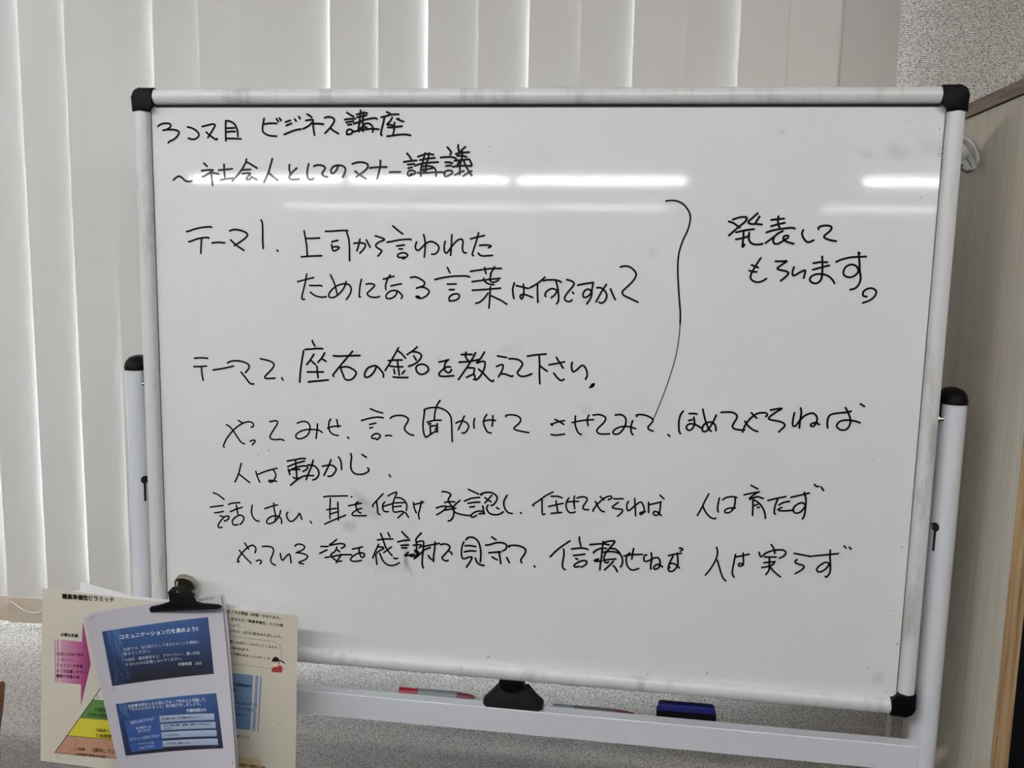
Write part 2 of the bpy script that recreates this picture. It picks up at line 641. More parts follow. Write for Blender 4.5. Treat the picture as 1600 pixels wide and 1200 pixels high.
obj('shadow_gap', box(BW - RW - 0.0003, BW - RW + 0.0006, -0.0008, 0.001, zb + 0.033, zt - 0.033), M_SHADOW_GAP, wbd)


def corner(sx, sz):
    s, r, c = 0.0345, 0.013, 0.0100
    pts = []
    for k in range(7):                       # rounded outer corner
        a = PI / 2 * k / 6
        pts.append((r - r * math.sin(a), r - r * math.cos(a)))
    pts = pts[::-1]                          # from (0, r) round to (r, 0)
    pts = [(p[0], p[1]) for p in pts]
    poly = [(0, s)] + pts + [(s, 0), (s, s - c)]
    for k in range(1, 7):                    # hollow towards the panel's round corner
        a = PI / 2 * k / 6
        poly.append((s - c * math.sin(a), s - c * math.cos(a)))
    ox, oz = sx * (BW + 0.0008), BZ + sz * (BH + 0.0008)
    P = [(ox - sx * a, oz - sz * b_) for a, b_ in poly]
    return extrude(P, 'Y', -0.0135, 0.0215, 0.003, 3)


for sx in (-1, 1):
    for sz in (-1, 1):
        obj('corner_cap', corner(sx, sz), M_BLACK, wbd, True, 50)

PX, PHW, PY0, PY1 = 0.6245, 0.0185, -0.004, 0.050


def post_profile(grow=0.0, cx=PX):
    pts = []
    for k in range(28):
        a = 2 * PI * k / 28
        ca, sa = math.cos(a), math.sin(a)
        e = 0.88
        x = (PHW + grow) * math.copysign(abs(ca) ** e, ca)
        y = ((PY1 - PY0) / 2 + grow) * math.copysign(abs(sa) ** e, sa)
        pts.append((cx + x, (PY0 + PY1) / 2 + y))
    return pts


for s in (-1, 1):
    po = obj('post', extrude(post_profile(0, s * PX), 'Z', 0.07, 1.3685), M_STAND, wbd, True, 40)
    # domed end cap
    b = bmesh.new()
    rings = []
    for (z, k) in ((1.3655, 1.03), (1.3715, 1.03), (1.3795, 0.9), (1.385, 0.66), (1.3875, 0.3)):
        rings.append([b.verts.new((s * PX + (x - s * PX) * k, 0.023 + (y - 0.023) * k, z)) for x, y in post_profile(0, s * PX)])
    for r0, r1 in zip(rings, rings[1:]):
        for k in range(28):
            b.faces.new((r0[k], r0[(k + 1) % 28], r1[(k + 1) % 28], r1[k]))
    b.faces.new(rings[0])
    b.faces.new(rings[-1])
    obj('post_cap', b, M_BLACK, po, True, 50)
    xi = s * (PX - PHW)
    obj('pivot_slot', box(xi - 0.004 if s > 0 else xi + 0.0008, xi - 0.0008 if s > 0 else xi + 0.004, 0.004, 0.012, 1.346, 1.368), M_BLACK, po)
    pb = rod((s * 0.597, 0.008, 1.3435), (s * (PX - 0.012), 0.008, 1.3435), 0.0035, 14)
    rod((s * 0.6003, 0.008, 1.3435), (s * 0.603, 0.008, 1.3435), 0.0075, 16, bm=pb)
    obj('pivot_bolt', pb, M_STEEL, wbd, True)
    # keyhole slot on the inner front of the post
    kx = s * 0.6105
    kb = bmesh.new()

    def post_y(x):                          # front surface of the post at x
        q = min(0.999, abs(x - s * PX) / PHW) ** (1 / 0.88)
        return (PY0 + PY1) / 2 - (PY1 - PY0) / 2 * (1 - q * q) ** 0.44 - 0.00035
    rows = []
    for k in range(11):
        a = PI * k / 10
        z, hw = 1.1865 + 0.0064 * math.cos(a), max(0.0002, 0.0040 * math.sin(a))
        if k > 7:
            hw = max(hw, 0.0012)
        rows.append((z, hw))
    rows += [(1.172, 0.0011), (1.1515, 0.0011), (1.1505, 0.0006)]
    vs = [[kb.verts.new((kx + hw * t, post_y(kx + hw * t), z)) for t in (-1, -0.5, 0, 0.5, 1)] for z, hw in rows]
    for r0, r1 in zip(vs, vs[1:]):
        for k in range(4):
            kb.faces.new((r0[k], r0[k + 1], r1[k + 1], r1[k]))
    obj('keyhole', kb, M_DARK, po)
    # foot with two castors
    ft = obj('foot', box(s * PX - 0.022, s * PX + 0.022, -0.27, 0.29, 0.06, 0.095, 0.006), M_STAND, wbd, True)
    for yy in (-0.24, 0.26):
        cb = rod((s * PX - 0.011, yy, 0.0245), (s * PX + 0.011, yy, 0.0245), 0.0245, 20)
        rod((s * PX, yy, 0.04), (s * PX, yy, 0.062), 0.007, 10, bm=cb)
        obj('caster', cb, M_BLACK, ft, True)

TZ0, TZ1 = 0.8095, 0.8492
tray = [(0.0, TZ0), (0.0, TZ1 - 0.0012), (0.0012, TZ1), (0.0215, TZ1), (0.0222, TZ1 - 0.0007), (0.0222, TZ1 - 0.0115),
        (0.0410, TZ1 - 0.0115), (0.0410, TZ0)]
obj('pen_tray', extrude(tray, 'X', -0.6125, 0.6125), M_STAND, wbd)
lt = [(-0.0405, TZ1 - 0.0004), (-0.0455, 0.8535), (-0.0455, 0.8595), (-0.0205, 0.8815), (-0.0185, 0.8845), (0.0205, 0.8845),
      (0.0225, 0.8820), (0.0495, 0.8600), (0.0495, 0.8535), (0.0430, TZ1 - 0.0004)]
lk = obj('rotation_lock', extrude(lt, 'Y', 0.000, 0.022, 0.0028, 3), M_BLACK_MATTE, wbd, True, 40)
tg = [(-0.0195, 0.9015), (-0.0185, 0.8905)]
for k in range(9):
    a = PI * k / 8
    tg.append((0.0005 - 0.0170 * math.cos(a), 0.8885 - 0.0085 * math.sin(a)))
tg += [(0.0195, 0.8905), (0.0205, 0.9015)]
tag(obj('lock_lever', extrude(tg, 'Y', -0.0065, 0.016, 0.0012, 2), M_BLACK, lk, True, 40), None, None)

# ---- the handwriting: strokes on the board plane, tenths of a millimetre from the board's centre
WRITING = {
    'heading': '''29:-5655,3946 -5595,3982 -5516,3991 -5457,3982 -5445,3952 -5479,3917 -5526,3896 -5572,3887
29:-5526,3896 -5402,3897 -5337,3881 -5312,3852 -5339,3804 -5406,3750 -5466,3726 -5493,3702
29:-5173,3937 -5115,3926 -5038,3888 -4991,3829 -5015,3781 -5068,3757 -5120,3757 -5161,3771
29:-4933,3945 -4842,3965 -4765,3981 -4726,3965 -4747,3924 -4794,3853 -4847,3782
29:-4871,3862 -4821,3818 -4719,3753 -4699,3766
29:-4554,4030 -4559,3889 -4559,3736
29:-4554,4028 -4494,4025 -4431,3995 -4394,3948 -4370,3878 -4365,3801
29:-4548,3921 -4420,3925
29:-4536,3866 -4472,3874 -4408,3872
29:-4549,3769 -4436,3769 -4315,3764
29:-3944,4064 -3958,3996 -3971,3914 -3957,3861 -3888,3821 -3818,3809 -3752,3806
29:-3942,3982 -3847,3994 -3744,3992
29:-3750,4060 -3720,4020
29:-3701,4069 -3676,4036
29:-3607,4012 -3532,4036
29:-3596,3962 -3514,3994
29:-3463,4055 -3441,4026
29:-3396,4092 -3379,4061
29:-3629,3831 -3534,3869 -3446,3898 -3364,3911
29:-3268,4125 -3229,4107 -3200,4084
29:-3288,4035 -3232,4044 -3176,4044 -3189,4009 -3258,3951 -3331,3916
29:-3180,4015 -3171,3916 -3155,3823
29:-3164,3990 -3083,3990 -3015,3981
29:-2995,4076 -2940,4088 -2884,4079 -2847,4050 -2860,4004 -2910,3934 -2991,3853
29:-2910,3928 -2860,3888 -2786,3847
29:-2654,4151 -2603,4120 -2551,4093
29:-2684,4050 -2625,4058 -2522,4062
29:-2664,4008 -2610,4017 -2551,4025
29:-2636,3974 -2585,3980
29:-2652,3836 -2655,3878 -2629,3906 -2596,3906 -2559,3882 -2574,3861 -2611,3836 -2652,3840
29:-2440,4179 -2448,4113 -2459,4024 -2470,3955 -2467,3878
29:-2503,4124 -2441,4137 -2389,4148 -2341,4141
29:-2496,4082 -2441,4093 -2352,4110
29:-2396,4155 -2404,4079 -2411,4024
29:-2548,3992 -2478,4013 -2389,4044 -2301,4062 -2221,4071 -2191,4058
29:-2448,4017 -2470,3961 -2478,3885
29:-2411,4017 -2404,3955 -2404,3879
29:-2382,3986 -2331,3996 -2287,3979 -2257,3941 -2250,3893 -2261,3872
29:-2404,3955 -2375,3948 -2349,3934
29:-2544,3875 -2463,3896 -2360,3910 -2257,3917 -2166,3910
29:-2441,3927 -2419,3948
29:-2045,4158 -2009,4144 -1972,4120
29:-2126,4083 -2067,4096 -1994,4117 -1929,4124 -1863,4124
29:-2078,4079 -2096,3997 -2122,3907 -2133,3845 -2118,3824
29:-1961,4079 -1994,4024 -2041,3979 -2001,3976 -1943,3966
29:-1889,4059 -1860,4062
29:-1889,4059 -1841,4038 -1790,4021
29:-1925,4007 -1928,3942 -1935,3887 -1946,3839
29:-2027,3938 -1943,3938 -1877,3949 -1812,3956
29:-2037,3811 -1950,3821 -1848,3835 -1746,3836 -1681,3824''',
    'subtitle': '''29:-5426,3144 -5373,3187 -5326,3200 -5281,3176 -5230,3134 -5172,3123 -5128,3133
29:-4923,3401 -4872,3354
29:-4962,3287 -4860,3300 -4776,3301
29:-4783,3295 -4849,3246 -4948,3195
29:-4810,3252 -4799,3163 -4789,3073
29:-4790,3259 -4732,3250 -4687,3242
29:-4686,3299 -4576,3308 -4466,3321
29:-4597,3386 -4596,3284 -4589,3183
29:-4657,3152 -4553,3171 -4456,3180
29:-4239,3430 -4305,3322 -4384,3226 -4470,3142
29:-4234,3465 -4239,3430 -4188,3401 -4068,3334
29:-4325,3301 -4241,3311 -4171,3312
29:-4307,3251 -4178,3258 -4218,3210 -4244,3174 -4206,3163 -4148,3199
29:-4167,3205 -4078,3164
29:-3824,3474 -3851,3385 -3891,3267 -3931,3183 -3961,3129
29:-3885,3267 -3822,3214 -3747,3159
29:-3553,3388 -3558,3329 -3542,3258
29:-3440,3339 -3511,3276 -3558,3216 -3550,3181 -3493,3170 -3405,3177
29:-3251,3402 -3275,3307 -3272,3213 -3247,3178 -3203,3173 -3178,3191
29:-3170,3367 -3126,3385 -3045,3382 -2995,3351 -3020,3298 -3046,3262 -3009,3222 -2959,3216
29:-2795,3370 -2814,3323 -2865,3270 -2902,3275 -2902,3317 -2870,3364 -2808,3384 -2733,3380 -2684,3348 -2684,3289 -2722,3213
29:-2572,3407 -2492,3431 -2405,3431 -2337,3403 -2338,3356 -2393,3297 -2511,3220
29:-2529,3300 -2461,3250 -2362,3193
29:-2301,3351 -2184,3363 -2043,3367
29:-2141,3462 -2141,3387 -2165,3282 -2190,3194
29:-2000,3293 -1835,3297
29:-1736,3566 -1695,3522 -1665,3474
29:-1784,3442 -1677,3458 -1588,3465
29:-1720,3405 -1626,3416
29:-1715,3352 -1656,3365
29:-1664,3275 -1685,3243 -1719,3251 -1723,3283 -1694,3316 -1643,3320 -1608,3296 -1625,3268 -1685,3255
29:-1567,3519 -1483,3548 -1407,3560 -1335,3549
29:-1537,3471 -1432,3492 -1314,3504
29:-1617,3389 -1516,3418 -1381,3436 -1262,3443
29:-1462,3572 -1478,3507 -1499,3427 -1524,3337 -1523,3240
29:-1399,3572 -1415,3492 -1440,3411 -1447,3290
29:-1494,3378 -1414,3387 -1346,3375 -1304,3339 -1291,3291 -1294,3242
29:-1490,3338 -1414,3342 -1346,3355
29:-1515,3329 -1464,3314
29:-1574,3287 -1447,3286 -1303,3299 -1177,3298
29:-1126,3658 -1092,3618 -1067,3586 -1083,3554
29:-1225,3509 -1145,3518 -1053,3518 -994,3495
29:-1157,3441 -1103,3442 -1048,3430
29:-1144,3391 -1068,3398
29:-1168,3268 -1160,3304 -1110,3325 -1059,3317 -1046,3293 -1075,3265 -1151,3236 -1168,3268
29:-963,3691 -967,3663 -954,3599
29:-859,3663 -904,3623 -945,3587
29:-999,3563 -920,3579 -803,3588
29:-978,3535 -911,3537 -840,3521
29:-1015,3466 -927,3475 -802,3488
29:-899,3591 -911,3495 -934,3407 -937,3270
29:-1043,3378 -959,3390 -876,3395 -767,3392
29:-952,3447 -976,3398
29:-885,3479 -851,3399 -808,3327 -757,3256
29:-793,3480 -768,3432 -759,3404 -784,3388
29:-1008,3261 -933,3298 -875,3319
29:-882,3246 -824,3287 -758,3320''',
    'theme': '''28:-5238,2367 -5208,2368 -5095,2406 -4963,2433 -4851,2443 -4821,2435
28:-5206,2211 -5166,2218 -5060,2257 -4941,2277 -4882,2278 -4873,2270
28:-4994,2252 -5004,2141 -5011,2037
28:-4822,2198 -4720,2208 -4616,2204
28:-4530,2388 -4455,2408 -4364,2400 -4274,2369 -4242,2333 -4276,2284 -4355,2227 -4460,2165
28:-4517,2249 -4434,2177 -4306,2095
28:-4019,2560 -3998,2500 -3997,2343 -3999,2234 -3992,2131
28:-3770,2108 -3757,2096
27:-3335,2409 -3314,2296 -3296,2176 -3289,2031
27:-3301,2296 -3199,2298 -3092,2306
27:-3383,2015 -3240,2030 -3060,2040
27:-2996,2407 -2883,2412 -2757,2423 -2647,2424
27:-2663,2398 -2632,2297 -2621,2153 -2621,1974
27:-2897,2253 -2802,2276
27:-2903,2214 -2891,2148 -2872,2118 -2834,2125 -2784,2162 -2803,2180 -2878,2178
27:-2551,2236 -2482,2246 -2395,2239 -2370,2212 -2395,2158 -2458,2091
27:-2457,2298 -2476,2216 -2505,2126
27:-2358,2292 -2298,2182
27:-2218,2354 -2152,2336 -2072,2301 -2159,2264 -2211,2215 -2183,2174 -2121,2140 -2134,2104 -2177,2055
27:-1946,2505 -1875,2447 -1794,2390
27:-2035,2264 -1973,2274 -1849,2300 -1689,2315 -1665,2303
27:-1886,2210 -1769,2227
27:-1849,2167 -1799,2168
27:-1793,2022 -1762,2034 -1719,2071 -1738,2100 -1799,2111 -1861,2086 -1873,2056 -1836,2039 -1774,2046
27:-1581,2275 -1600,2210 -1585,2163 -1556,2152 -1512,2183 -1444,2251 -1376,2285 -1317,2277 -1258,2236 -1238,2189 -1262,2132 -1305,2102 -1347,2100
27:-1474,2384 -1454,2307 -1448,2213 -1462,2056
27:-1144,2294 -1158,2228 -1155,2153 -1130,2120 -1101,2140 -1053,2207 -986,2288 -929,2327 -885,2323 -875,2271 -883,2206 -873,2159 -849,2131 -824,2131
27:-1046,2390 -1049,2268 -1053,2174 -1060,2089
27:-760,2335 -669,2364 -554,2390
27:-641,2426 -677,2294 -718,2162 -732,2110 -713,2091
27:-623,2244 -542,2252 -474,2247 -450,2236 -488,2212
27:-641,2131 -616,2103 -568,2090 -491,2096 -429,2102''',
    'question': '''26:-3301,1756 -3334,1593 -3375,1445 -3382,1384 -3363,1370 -3339,1373
26:-3447,1637 -3308,1677 -3190,1706
26:-3255,1585 -3156,1586 -3092,1590 -3060,1580
26:-3242,1483 -3183,1439 -3106,1416 -3042,1412 -2994,1422
26:-2923,1753 -2863,1630 -2826,1497 -2813,1449
26:-2676,1659 -2699,1585 -2750,1511 -2813,1449 -2890,1410 -2947,1421 -2946,1469 -2889,1544 -2787,1607 -2686,1625 -2623,1606 -2598,1552 -2611,1479 -2674,1386
26:-2434,1699 -2459,1592 -2469,1482 -2470,1434 -2453,1432
26:-2362,1628 -2296,1638 -2233,1622 -2246,1585 -2334,1504 -2340,1474 -2296,1439 -2208,1432 -2152,1449
26:-2093,1710 -1928,1759
26:-1984,1776 -2027,1711 -2058,1614 -2052,1554
26:-1974,1611 -1884,1633 -1810,1647
26:-1878,1523 -1908,1462 -1971,1424 -2033,1422 -2052,1458 -2027,1501 -1965,1539 -1884,1541 -1822,1500 -1796,1459 -1815,1428
27:-1671,1744 -1600,1756 -1526,1730 -1458,1684 -1463,1636 -1513,1611 -1580,1588
27:-1580,1588 -1513,1607 -1439,1595 -1383,1548 -1413,1487 -1487,1443 -1536,1438 -1586,1459 -1561,1469 -1530,1460
27:-1107,1907 -1067,1833
27:-1295,1724 -1170,1757 -999,1782 -829,1789 -766,1776
27:-1102,1661 -971,1667
27:-1073,1578 -999,1582
27:-1068,1413 -1075,1461 -1033,1504 -972,1521 -923,1507 -928,1459 -983,1422 -1068,1411
27:-757,1859 -589,1887 -444,1907 -291,1912
27:-543,1920 -521,1832
27:-394,1935 -426,1876 -455,1828
27:-728,1708 -610,1726 -441,1751 -309,1766
27:-556,1760 -537,1719 -501,1691 -452,1674 -398,1672
27:-443,1816 -460,1763 -453,1727 -417,1705 -369,1718 -333,1736
27:-723,1580 -560,1594 -439,1607 -297,1623
27:-449,1639 -456,1538 -460,1431 -468,1323
27:-486,1543 -533,1476 -605,1409 -668,1387
27:-443,1508 -364,1475 -279,1436 -200,1388
27:-92,1707 -114,1618 -106,1524 -93,1477
27:-64,1667 18,1649 117,1630
27:43,1689 52,1605 47,1527 28,1474 6,1487 1,1525 60,1540 139,1516 186,1498
27:361,1800 252,1707 143,1640
27:253,1701 256,1558 266,1429
27:339,1748 395,1762 499,1765 564,1754 603,1733
27:525,1753 554,1644 570,1528 566,1451 541,1417
27:381,1517 368,1549 399,1601 463,1635 522,1624 542,1599 505,1539 460,1503
27:683,1773 745,1758 791,1727 774,1676 711,1597 662,1518 669,1473 715,1452 754,1462 769,1480
27:776,1592 790,1573
27:848,1697 953,1721 1074,1741
27:1074,1741 1058,1645 1054,1567 1037,1503 988,1427
27:1047,1612 1007,1643 956,1623 929,1570 940,1526 985,1527 1035,1573 1053,1612
27:1128,1666 1186,1667 1239,1630 1273,1573 1269,1509 1232,1457 1194,1445 1168,1457
27:1264,1718 1213,1636 1165,1545 1122,1460
27:1327,1654 1362,1576 1400,1500
27:1458,1976 1532,1991 1608,1971 1681,1903 1683,1839 1629,1755 1544,1670 1501,1618 1522,1568 1613,1525 1730,1474''',
    'brace': '''24:2071,2926 2185,2934 2307,2890 2396,2787 2424,2682 2399,2532 2331,2365 2285,2182 2280,1969 2300,1725 2325,1510 2346,1326 2350,1171
16:2350,1171 2343,984 2315,734 2251,449 2157,128 2074,-114 2024,-245''',
    'note': '''29:3017,2679 3104,2710 3181,2718 3210,2699 3185,2648 3100,2574 2974,2454
29:2963,2652 3031,2629 3117,2569
29:3357,2773 3292,2711 3231,2649 3275,2622 3341,2623 3421,2616
29:3384,2729 3334,2639
29:3071,2501 3191,2531 3317,2550
29:3175,2519 3175,2418 3171,2295 3197,2334
29:3076,2403 3175,2424 3251,2453
29:3254,2498 3253,2420 3272,2370 3324,2340 3390,2336 3447,2348
29:3546,2682 3633,2694 3720,2703
29:3551,2595 3638,2622 3732,2646
29:3642,2733 3642,2639 3668,2573
29:3491,2508 3598,2543 3739,2568 3837,2578 3876,2567
29:3714,2531 3656,2500 3583,2437 3488,2359
29:3609,2460 3590,2404 3604,2359 3654,2351 3728,2395 3791,2441 3784,2469 3735,2457 3732,2418 3784,2380 3873,2357
29:3991,2550 3978,2500 3998,2445 4039,2396 4078,2382 4142,2411
29:4199,2565 4200,2593 4258,2614 4334,2615 4373,2590 4350,2540 4284,2478 4291,2445 4358,2419 4445,2404
28:3434,2148 3376,2049 3322,1939 3306,1871 3342,1824 3410,1805 3482,1827 3526,1860
28:3312,2047 3404,2013
28:3284,1968 3341,1953 3388,1951
28:3638,2106 3730,2108 3796,2112 3733,2064 3670,2008 3711,1986 3791,1971 3826,1944 3796,1896 3727,1834
28:3899,2031 3883,1973 3886,1923 3907,1913 3977,1955 4047,1990 4053,1957 4040,1882
28:4158,2091 4255,2109 4346,2109
28:4157,2000 4273,2036 4375,2065
28:4272,2187 4285,2043 4287,1922 4272,1854 4222,1812 4163,1818 4125,1857 4144,1905 4201,1936 4279,1942 4358,1924 4427,1872 4463,1819
28:4465,2117 4551,2156 4665,2185 4781,2194 4864,2199
28:4757,2254 4779,2121 4792,2001 4811,1908 4800,1827 4753,1759 4684,1734
28:4777,2241 4757,2254
28:4774,2014 4738,2067 4672,2085 4609,2057 4575,1996 4585,1936 4646,1907 4710,1919 4764,1967 4780,2021
28:4911,1642 4864,1655 4861,1708 4916,1753 4986,1759 5035,1713 5014,1645 4953,1590 4865,1554''',
    'secondtheme': '''27:-5165,392 -5046,404 -4942,400
27:-5178,259 -5077,263 -4967,276
27:-5050,260 -5047,152 -5027,48
27:-4858,218 -4690,249 -4516,293
27:-4615,338 -4554,368 -4448,379 -4343,364 -4264,323 -4265,266 -4320,197
27:-4392,201 -4321,118 -4257,38 -4218,21 -4188,25
27:-4069,426 -3986,411 -3908,393 -3850,351 -3870,288 -3951,202 -4004,144 -3978,119 -3913,122 -3836,128
27:-3725,140 -3706,105
29:-3223,741 -3208,702 -3180,658
29:-3338,598 -3255,606 -3152,619 -3054,620
29:-3364,577 -3392,426 -3420,245 -3432,84
29:-3199,528 -3246,452 -3315,364
29:-3257,441 -3211,398 -3175,370
29:-3024,555 -3071,478 -3133,406
29:-3071,463 -3004,426
29:-3306,248 -3176,253 -3047,258
29:-3152,346 -3145,266 -3133,166
29:-3292,92 -3177,109 -2971,136
29:-2886,517 -2804,513 -2640,526 -2462,536
29:-2579,596 -2650,514 -2763,381 -2856,267 -2893,216 -2879,197
29:-2774,340 -2671,354 -2590,328 -2524,276 -2539,220 -2601,158 -2693,156 -2733,233 -2769,321
29:-2203,373 -2233,302 -2294,230 -2356,203 -2386,222 -2381,276 -2335,348 -2264,380 -2208,387 -2142,335 -2092,268 -2089,219
28:-1853,676 -1901,591 -1981,450 -2063,319
28:-1866,632 -1800,585 -1745,523
28:-2011,474 -1900,488 -1795,492
28:-1986,391 -1890,385 -1784,389
28:-1870,479 -1855,366 -1839,259
28:-1925,344 -1910,275
28:-1754,331 -1794,280
28:-1935,225 -1829,221 -1703,227
28:-1561,701 -1630,640 -1720,578
28:-1635,625 -1570,623 -1510,596 -1495,557 -1530,497 -1599,440 -1694,400
28:-1615,562 -1575,500
28:-1489,440 -1549,423 -1579,377 -1558,314 -1498,282 -1428,305 -1384,355 -1399,404 -1449,436 -1489,440
28:-1221,484 -1142,502 -1073,524
28:-1083,519 -1122,473 -1136,404 -1130,366 -1090,328 -1051,334 -1026,374
28:-1042,413 -1081,416 -1131,395 -1190,344 -1219,303 -1199,270 -1119,268 -991,283
28:-876,609 -788,615 -710,617
28:-803,646 -817,602 -797,554 -767,516
28:-909,493 -787,506 -689,524 -601,547
28:-659,646 -709,548 -795,408 -916,227
28:-775,414 -687,412 -672,393 -681,335 -660,257 -684,237
28:-793,267 -685,320
28:-524,661 -581,562 -644,492 -571,514 -522,516 -511,477 -529,389 -577,300 -635,239 -655,238
28:-610,398 -538,340 -449,251 -394,219 -378,240
28:-324,610 -250,599 -187,591
28:-335,450 -277,475 -243,478 -237,440 -260,371 -303,296
28:-260,342 -197,339 -138,317 -99,309 -84,318
28:-148,574 -56,574 12,555 57,509 34,450 -13,381 -12,352 27,319 86,317 143,334 199,360
28:130,623 256,647 407,665
28:305,628 315,494 315,367 326,215
28:328,481 379,441 432,410
28:455,506 561,528 686,558
28:563,621 611,547 668,465
28:530,384 575,327 618,287 652,278 685,298
28:799,554 792,487 807,429 828,417 873,448 945,514 988,495 1018,437 1029,371 1006,311
28:1076,192 1105,214 1137,249 1104,231 1089,197 1129,219''',
    'proverb': '''25:-4659,-649 -4606,-675 -4540,-749 -4462,-862 -4410,-924 -4360,-944
25:-4456,-571 -4390,-606
25:-4701,-1016 -4714,-991 -4664,-885 -4554,-743 -4431,-641 -4323,-590 -4243,-587 -4206,-617 -4211,-656 -4245,-670
25:-4265,-897 -4209,-875 -4182,-893 -4230,-953
25:-3931,-565 -3858,-549 -3812,-553 -3812,-598 -3887,-717 -3931,-796 -3916,-840 -3836,-849 -3757,-839 -3704,-855
25:-3481,-569 -3411,-540 -3332,-539 -3281,-585 -3275,-661 -3308,-739 -3375,-794 -3454,-817 -3506,-794 -3492,-742 -3426,-694 -3334,-664 -3242,-657 -3138,-661 -3073,-696
25:-3150,-563 -3158,-668 -3176,-797
25:-2935,-480 -2961,-519 -2968,-621 -2936,-689 -2878,-724 -2814,-731
25:-2988,-622 -2890,-591 -2774,-577
25:-2838,-481 -2815,-601
26:-2665,-752 -2643,-770
26:-2297,-284 -2208,-317 -2100,-342
26:-2439,-475 -2310,-435 -2183,-410 -2093,-417
26:-2310,-532 -2208,-505
26:-2308,-588 -2262,-576
26:-2195,-766 -2221,-748 -2266,-751 -2272,-713 -2221,-675 -2170,-672 -2138,-700 -2150,-732 -2195,-766
26:-2055,-699 -2004,-687 -1959,-695
26:-1979,-422 -1941,-389 -1852,-368 -1763,-372 -1700,-409 -1700,-452 -1744,-530 -1750,-586 -1712,-628 -1661,-657 -1608,-667
26:-1439,-259 -1448,-359 -1462,-485 -1453,-609 -1427,-677 -1408,-688
26:-1436,-290 -1443,-259 -1361,-228 -1261,-218 -1174,-229 -1086,-274 -1029,-352 -1015,-463 -1007,-612 -1000,-736
26:-1198,-106 -1243,-176 -1273,-277 -1285,-401
26:-1397,-454 -1297,-421 -1178,-411
26:-1378,-481 -1341,-470
26:-1349,-504 -1346,-566 -1339,-641
26:-1344,-510 -1240,-499
26:-1240,-468 -1235,-598
26:-1408,-688 -1345,-641 -1283,-601 -1233,-580
26:-1271,-563 -1243,-530
26:-947,-445 -873,-409 -798,-422 -750,-475 -765,-538 -808,-590 -848,-592
26:-818,-330 -860,-431 -908,-545
26:-660,-362 -671,-434 -663,-508
26:-472,-289 -508,-352 -519,-427 -493,-500 -455,-560 -400,-572
26:-526,-396 -428,-373 -336,-375
26:-380,-303 -378,-383 -387,-464
26:-177,-312 -172,-287 -86,-277 0,-291 49,-338 26,-401 -51,-478 4,-512 176,-538
26:566,-315 630,-344 701,-386
26:507,-389 543,-381 618,-349 712,-328
26:531,-407 511,-392
26:515,-549 586,-556 718,-533
26:826,-352 970,-315 1145,-291
26:874,-250 871,-365 892,-441 925,-503 970,-527
26:1074,-228 1051,-292 1066,-387
26:1136,-225 1217,-211 1292,-230 1325,-267 1296,-332 1212,-425 1201,-470 1239,-500 1315,-503 1389,-495
26:1464,-209 1528,-196 1590,-216 1623,-265 1620,-342 1586,-419 1526,-486 1464,-496 1440,-465 1474,-419 1547,-383 1658,-371 1771,-398
26:1723,-280 1702,-376 1711,-458 1737,-491
26:1782,-214 1775,-195 1836,-182 1923,-194 1998,-229 2022,-265 1990,-317 1955,-363 1968,-401 2031,-423
26:2248,-463 2276,-487
27:2454,-102 2416,-166 2400,-251 2401,-346 2412,-412 2429,-439
27:2542,-136 2600,-131 2654,-137
27:2539,-240 2587,-224
27:2610,-187 2623,-252 2625,-300 2593,-361 2554,-385 2518,-365 2513,-323 2549,-291 2601,-286 2660,-304 2719,-337
27:2734,-62 2770,-197 2810,-303 2841,-361 2871,-381
27:2930,-140 2898,-227 2856,-312 2813,-374 2768,-394 2741,-366 2752,-305 2796,-262 2853,-247 2900,-263 2931,-309 2937,-370
27:3000,-97 3086,-87 3166,-90 3219,-123 3227,-170 3186,-249 3171,-297 3201,-331 3271,-342 3345,-342
27:3343,-212 3404,-286 3475,-336 3533,-353
27:3429,-81 3469,-123 3508,-156
27:3320,-373 3327,-337 3367,-240 3431,-154 3507,-92 3585,-74 3642,-79 3655,-108 3633,-127
27:3697,-30 3773,-11 3857,1 3776,-55 3690,-130 3680,-160 3726,-176 3806,-186 3875,-204 3911,-243 3880,-292 3832,-345
27:4034,-53 4020,-149 4020,-233 4042,-251 4071,-231 4117,-160 4182,-88 4260,-51 4311,-56 4349,-101 4353,-165 4331,-218 4298,-243 4272,-232 4280,-205 4319,-187 4360,-191 4391,-210
27:4117,19 4130,-48 4121,-144 4115,-271
27:4509,-252 4500,-189 4505,-115 4526,-67 4580,-43 4668,-26 4757,-14 4815,4
27:4734,53 4777,-18 4810,-101 4817,-163 4792,-238 4745,-272 4685,-270 4638,-235 4635,-198 4667,-155 4725,-131 4814,-127 4894,-139 4950,-157
27:4935,116 4992,83''',
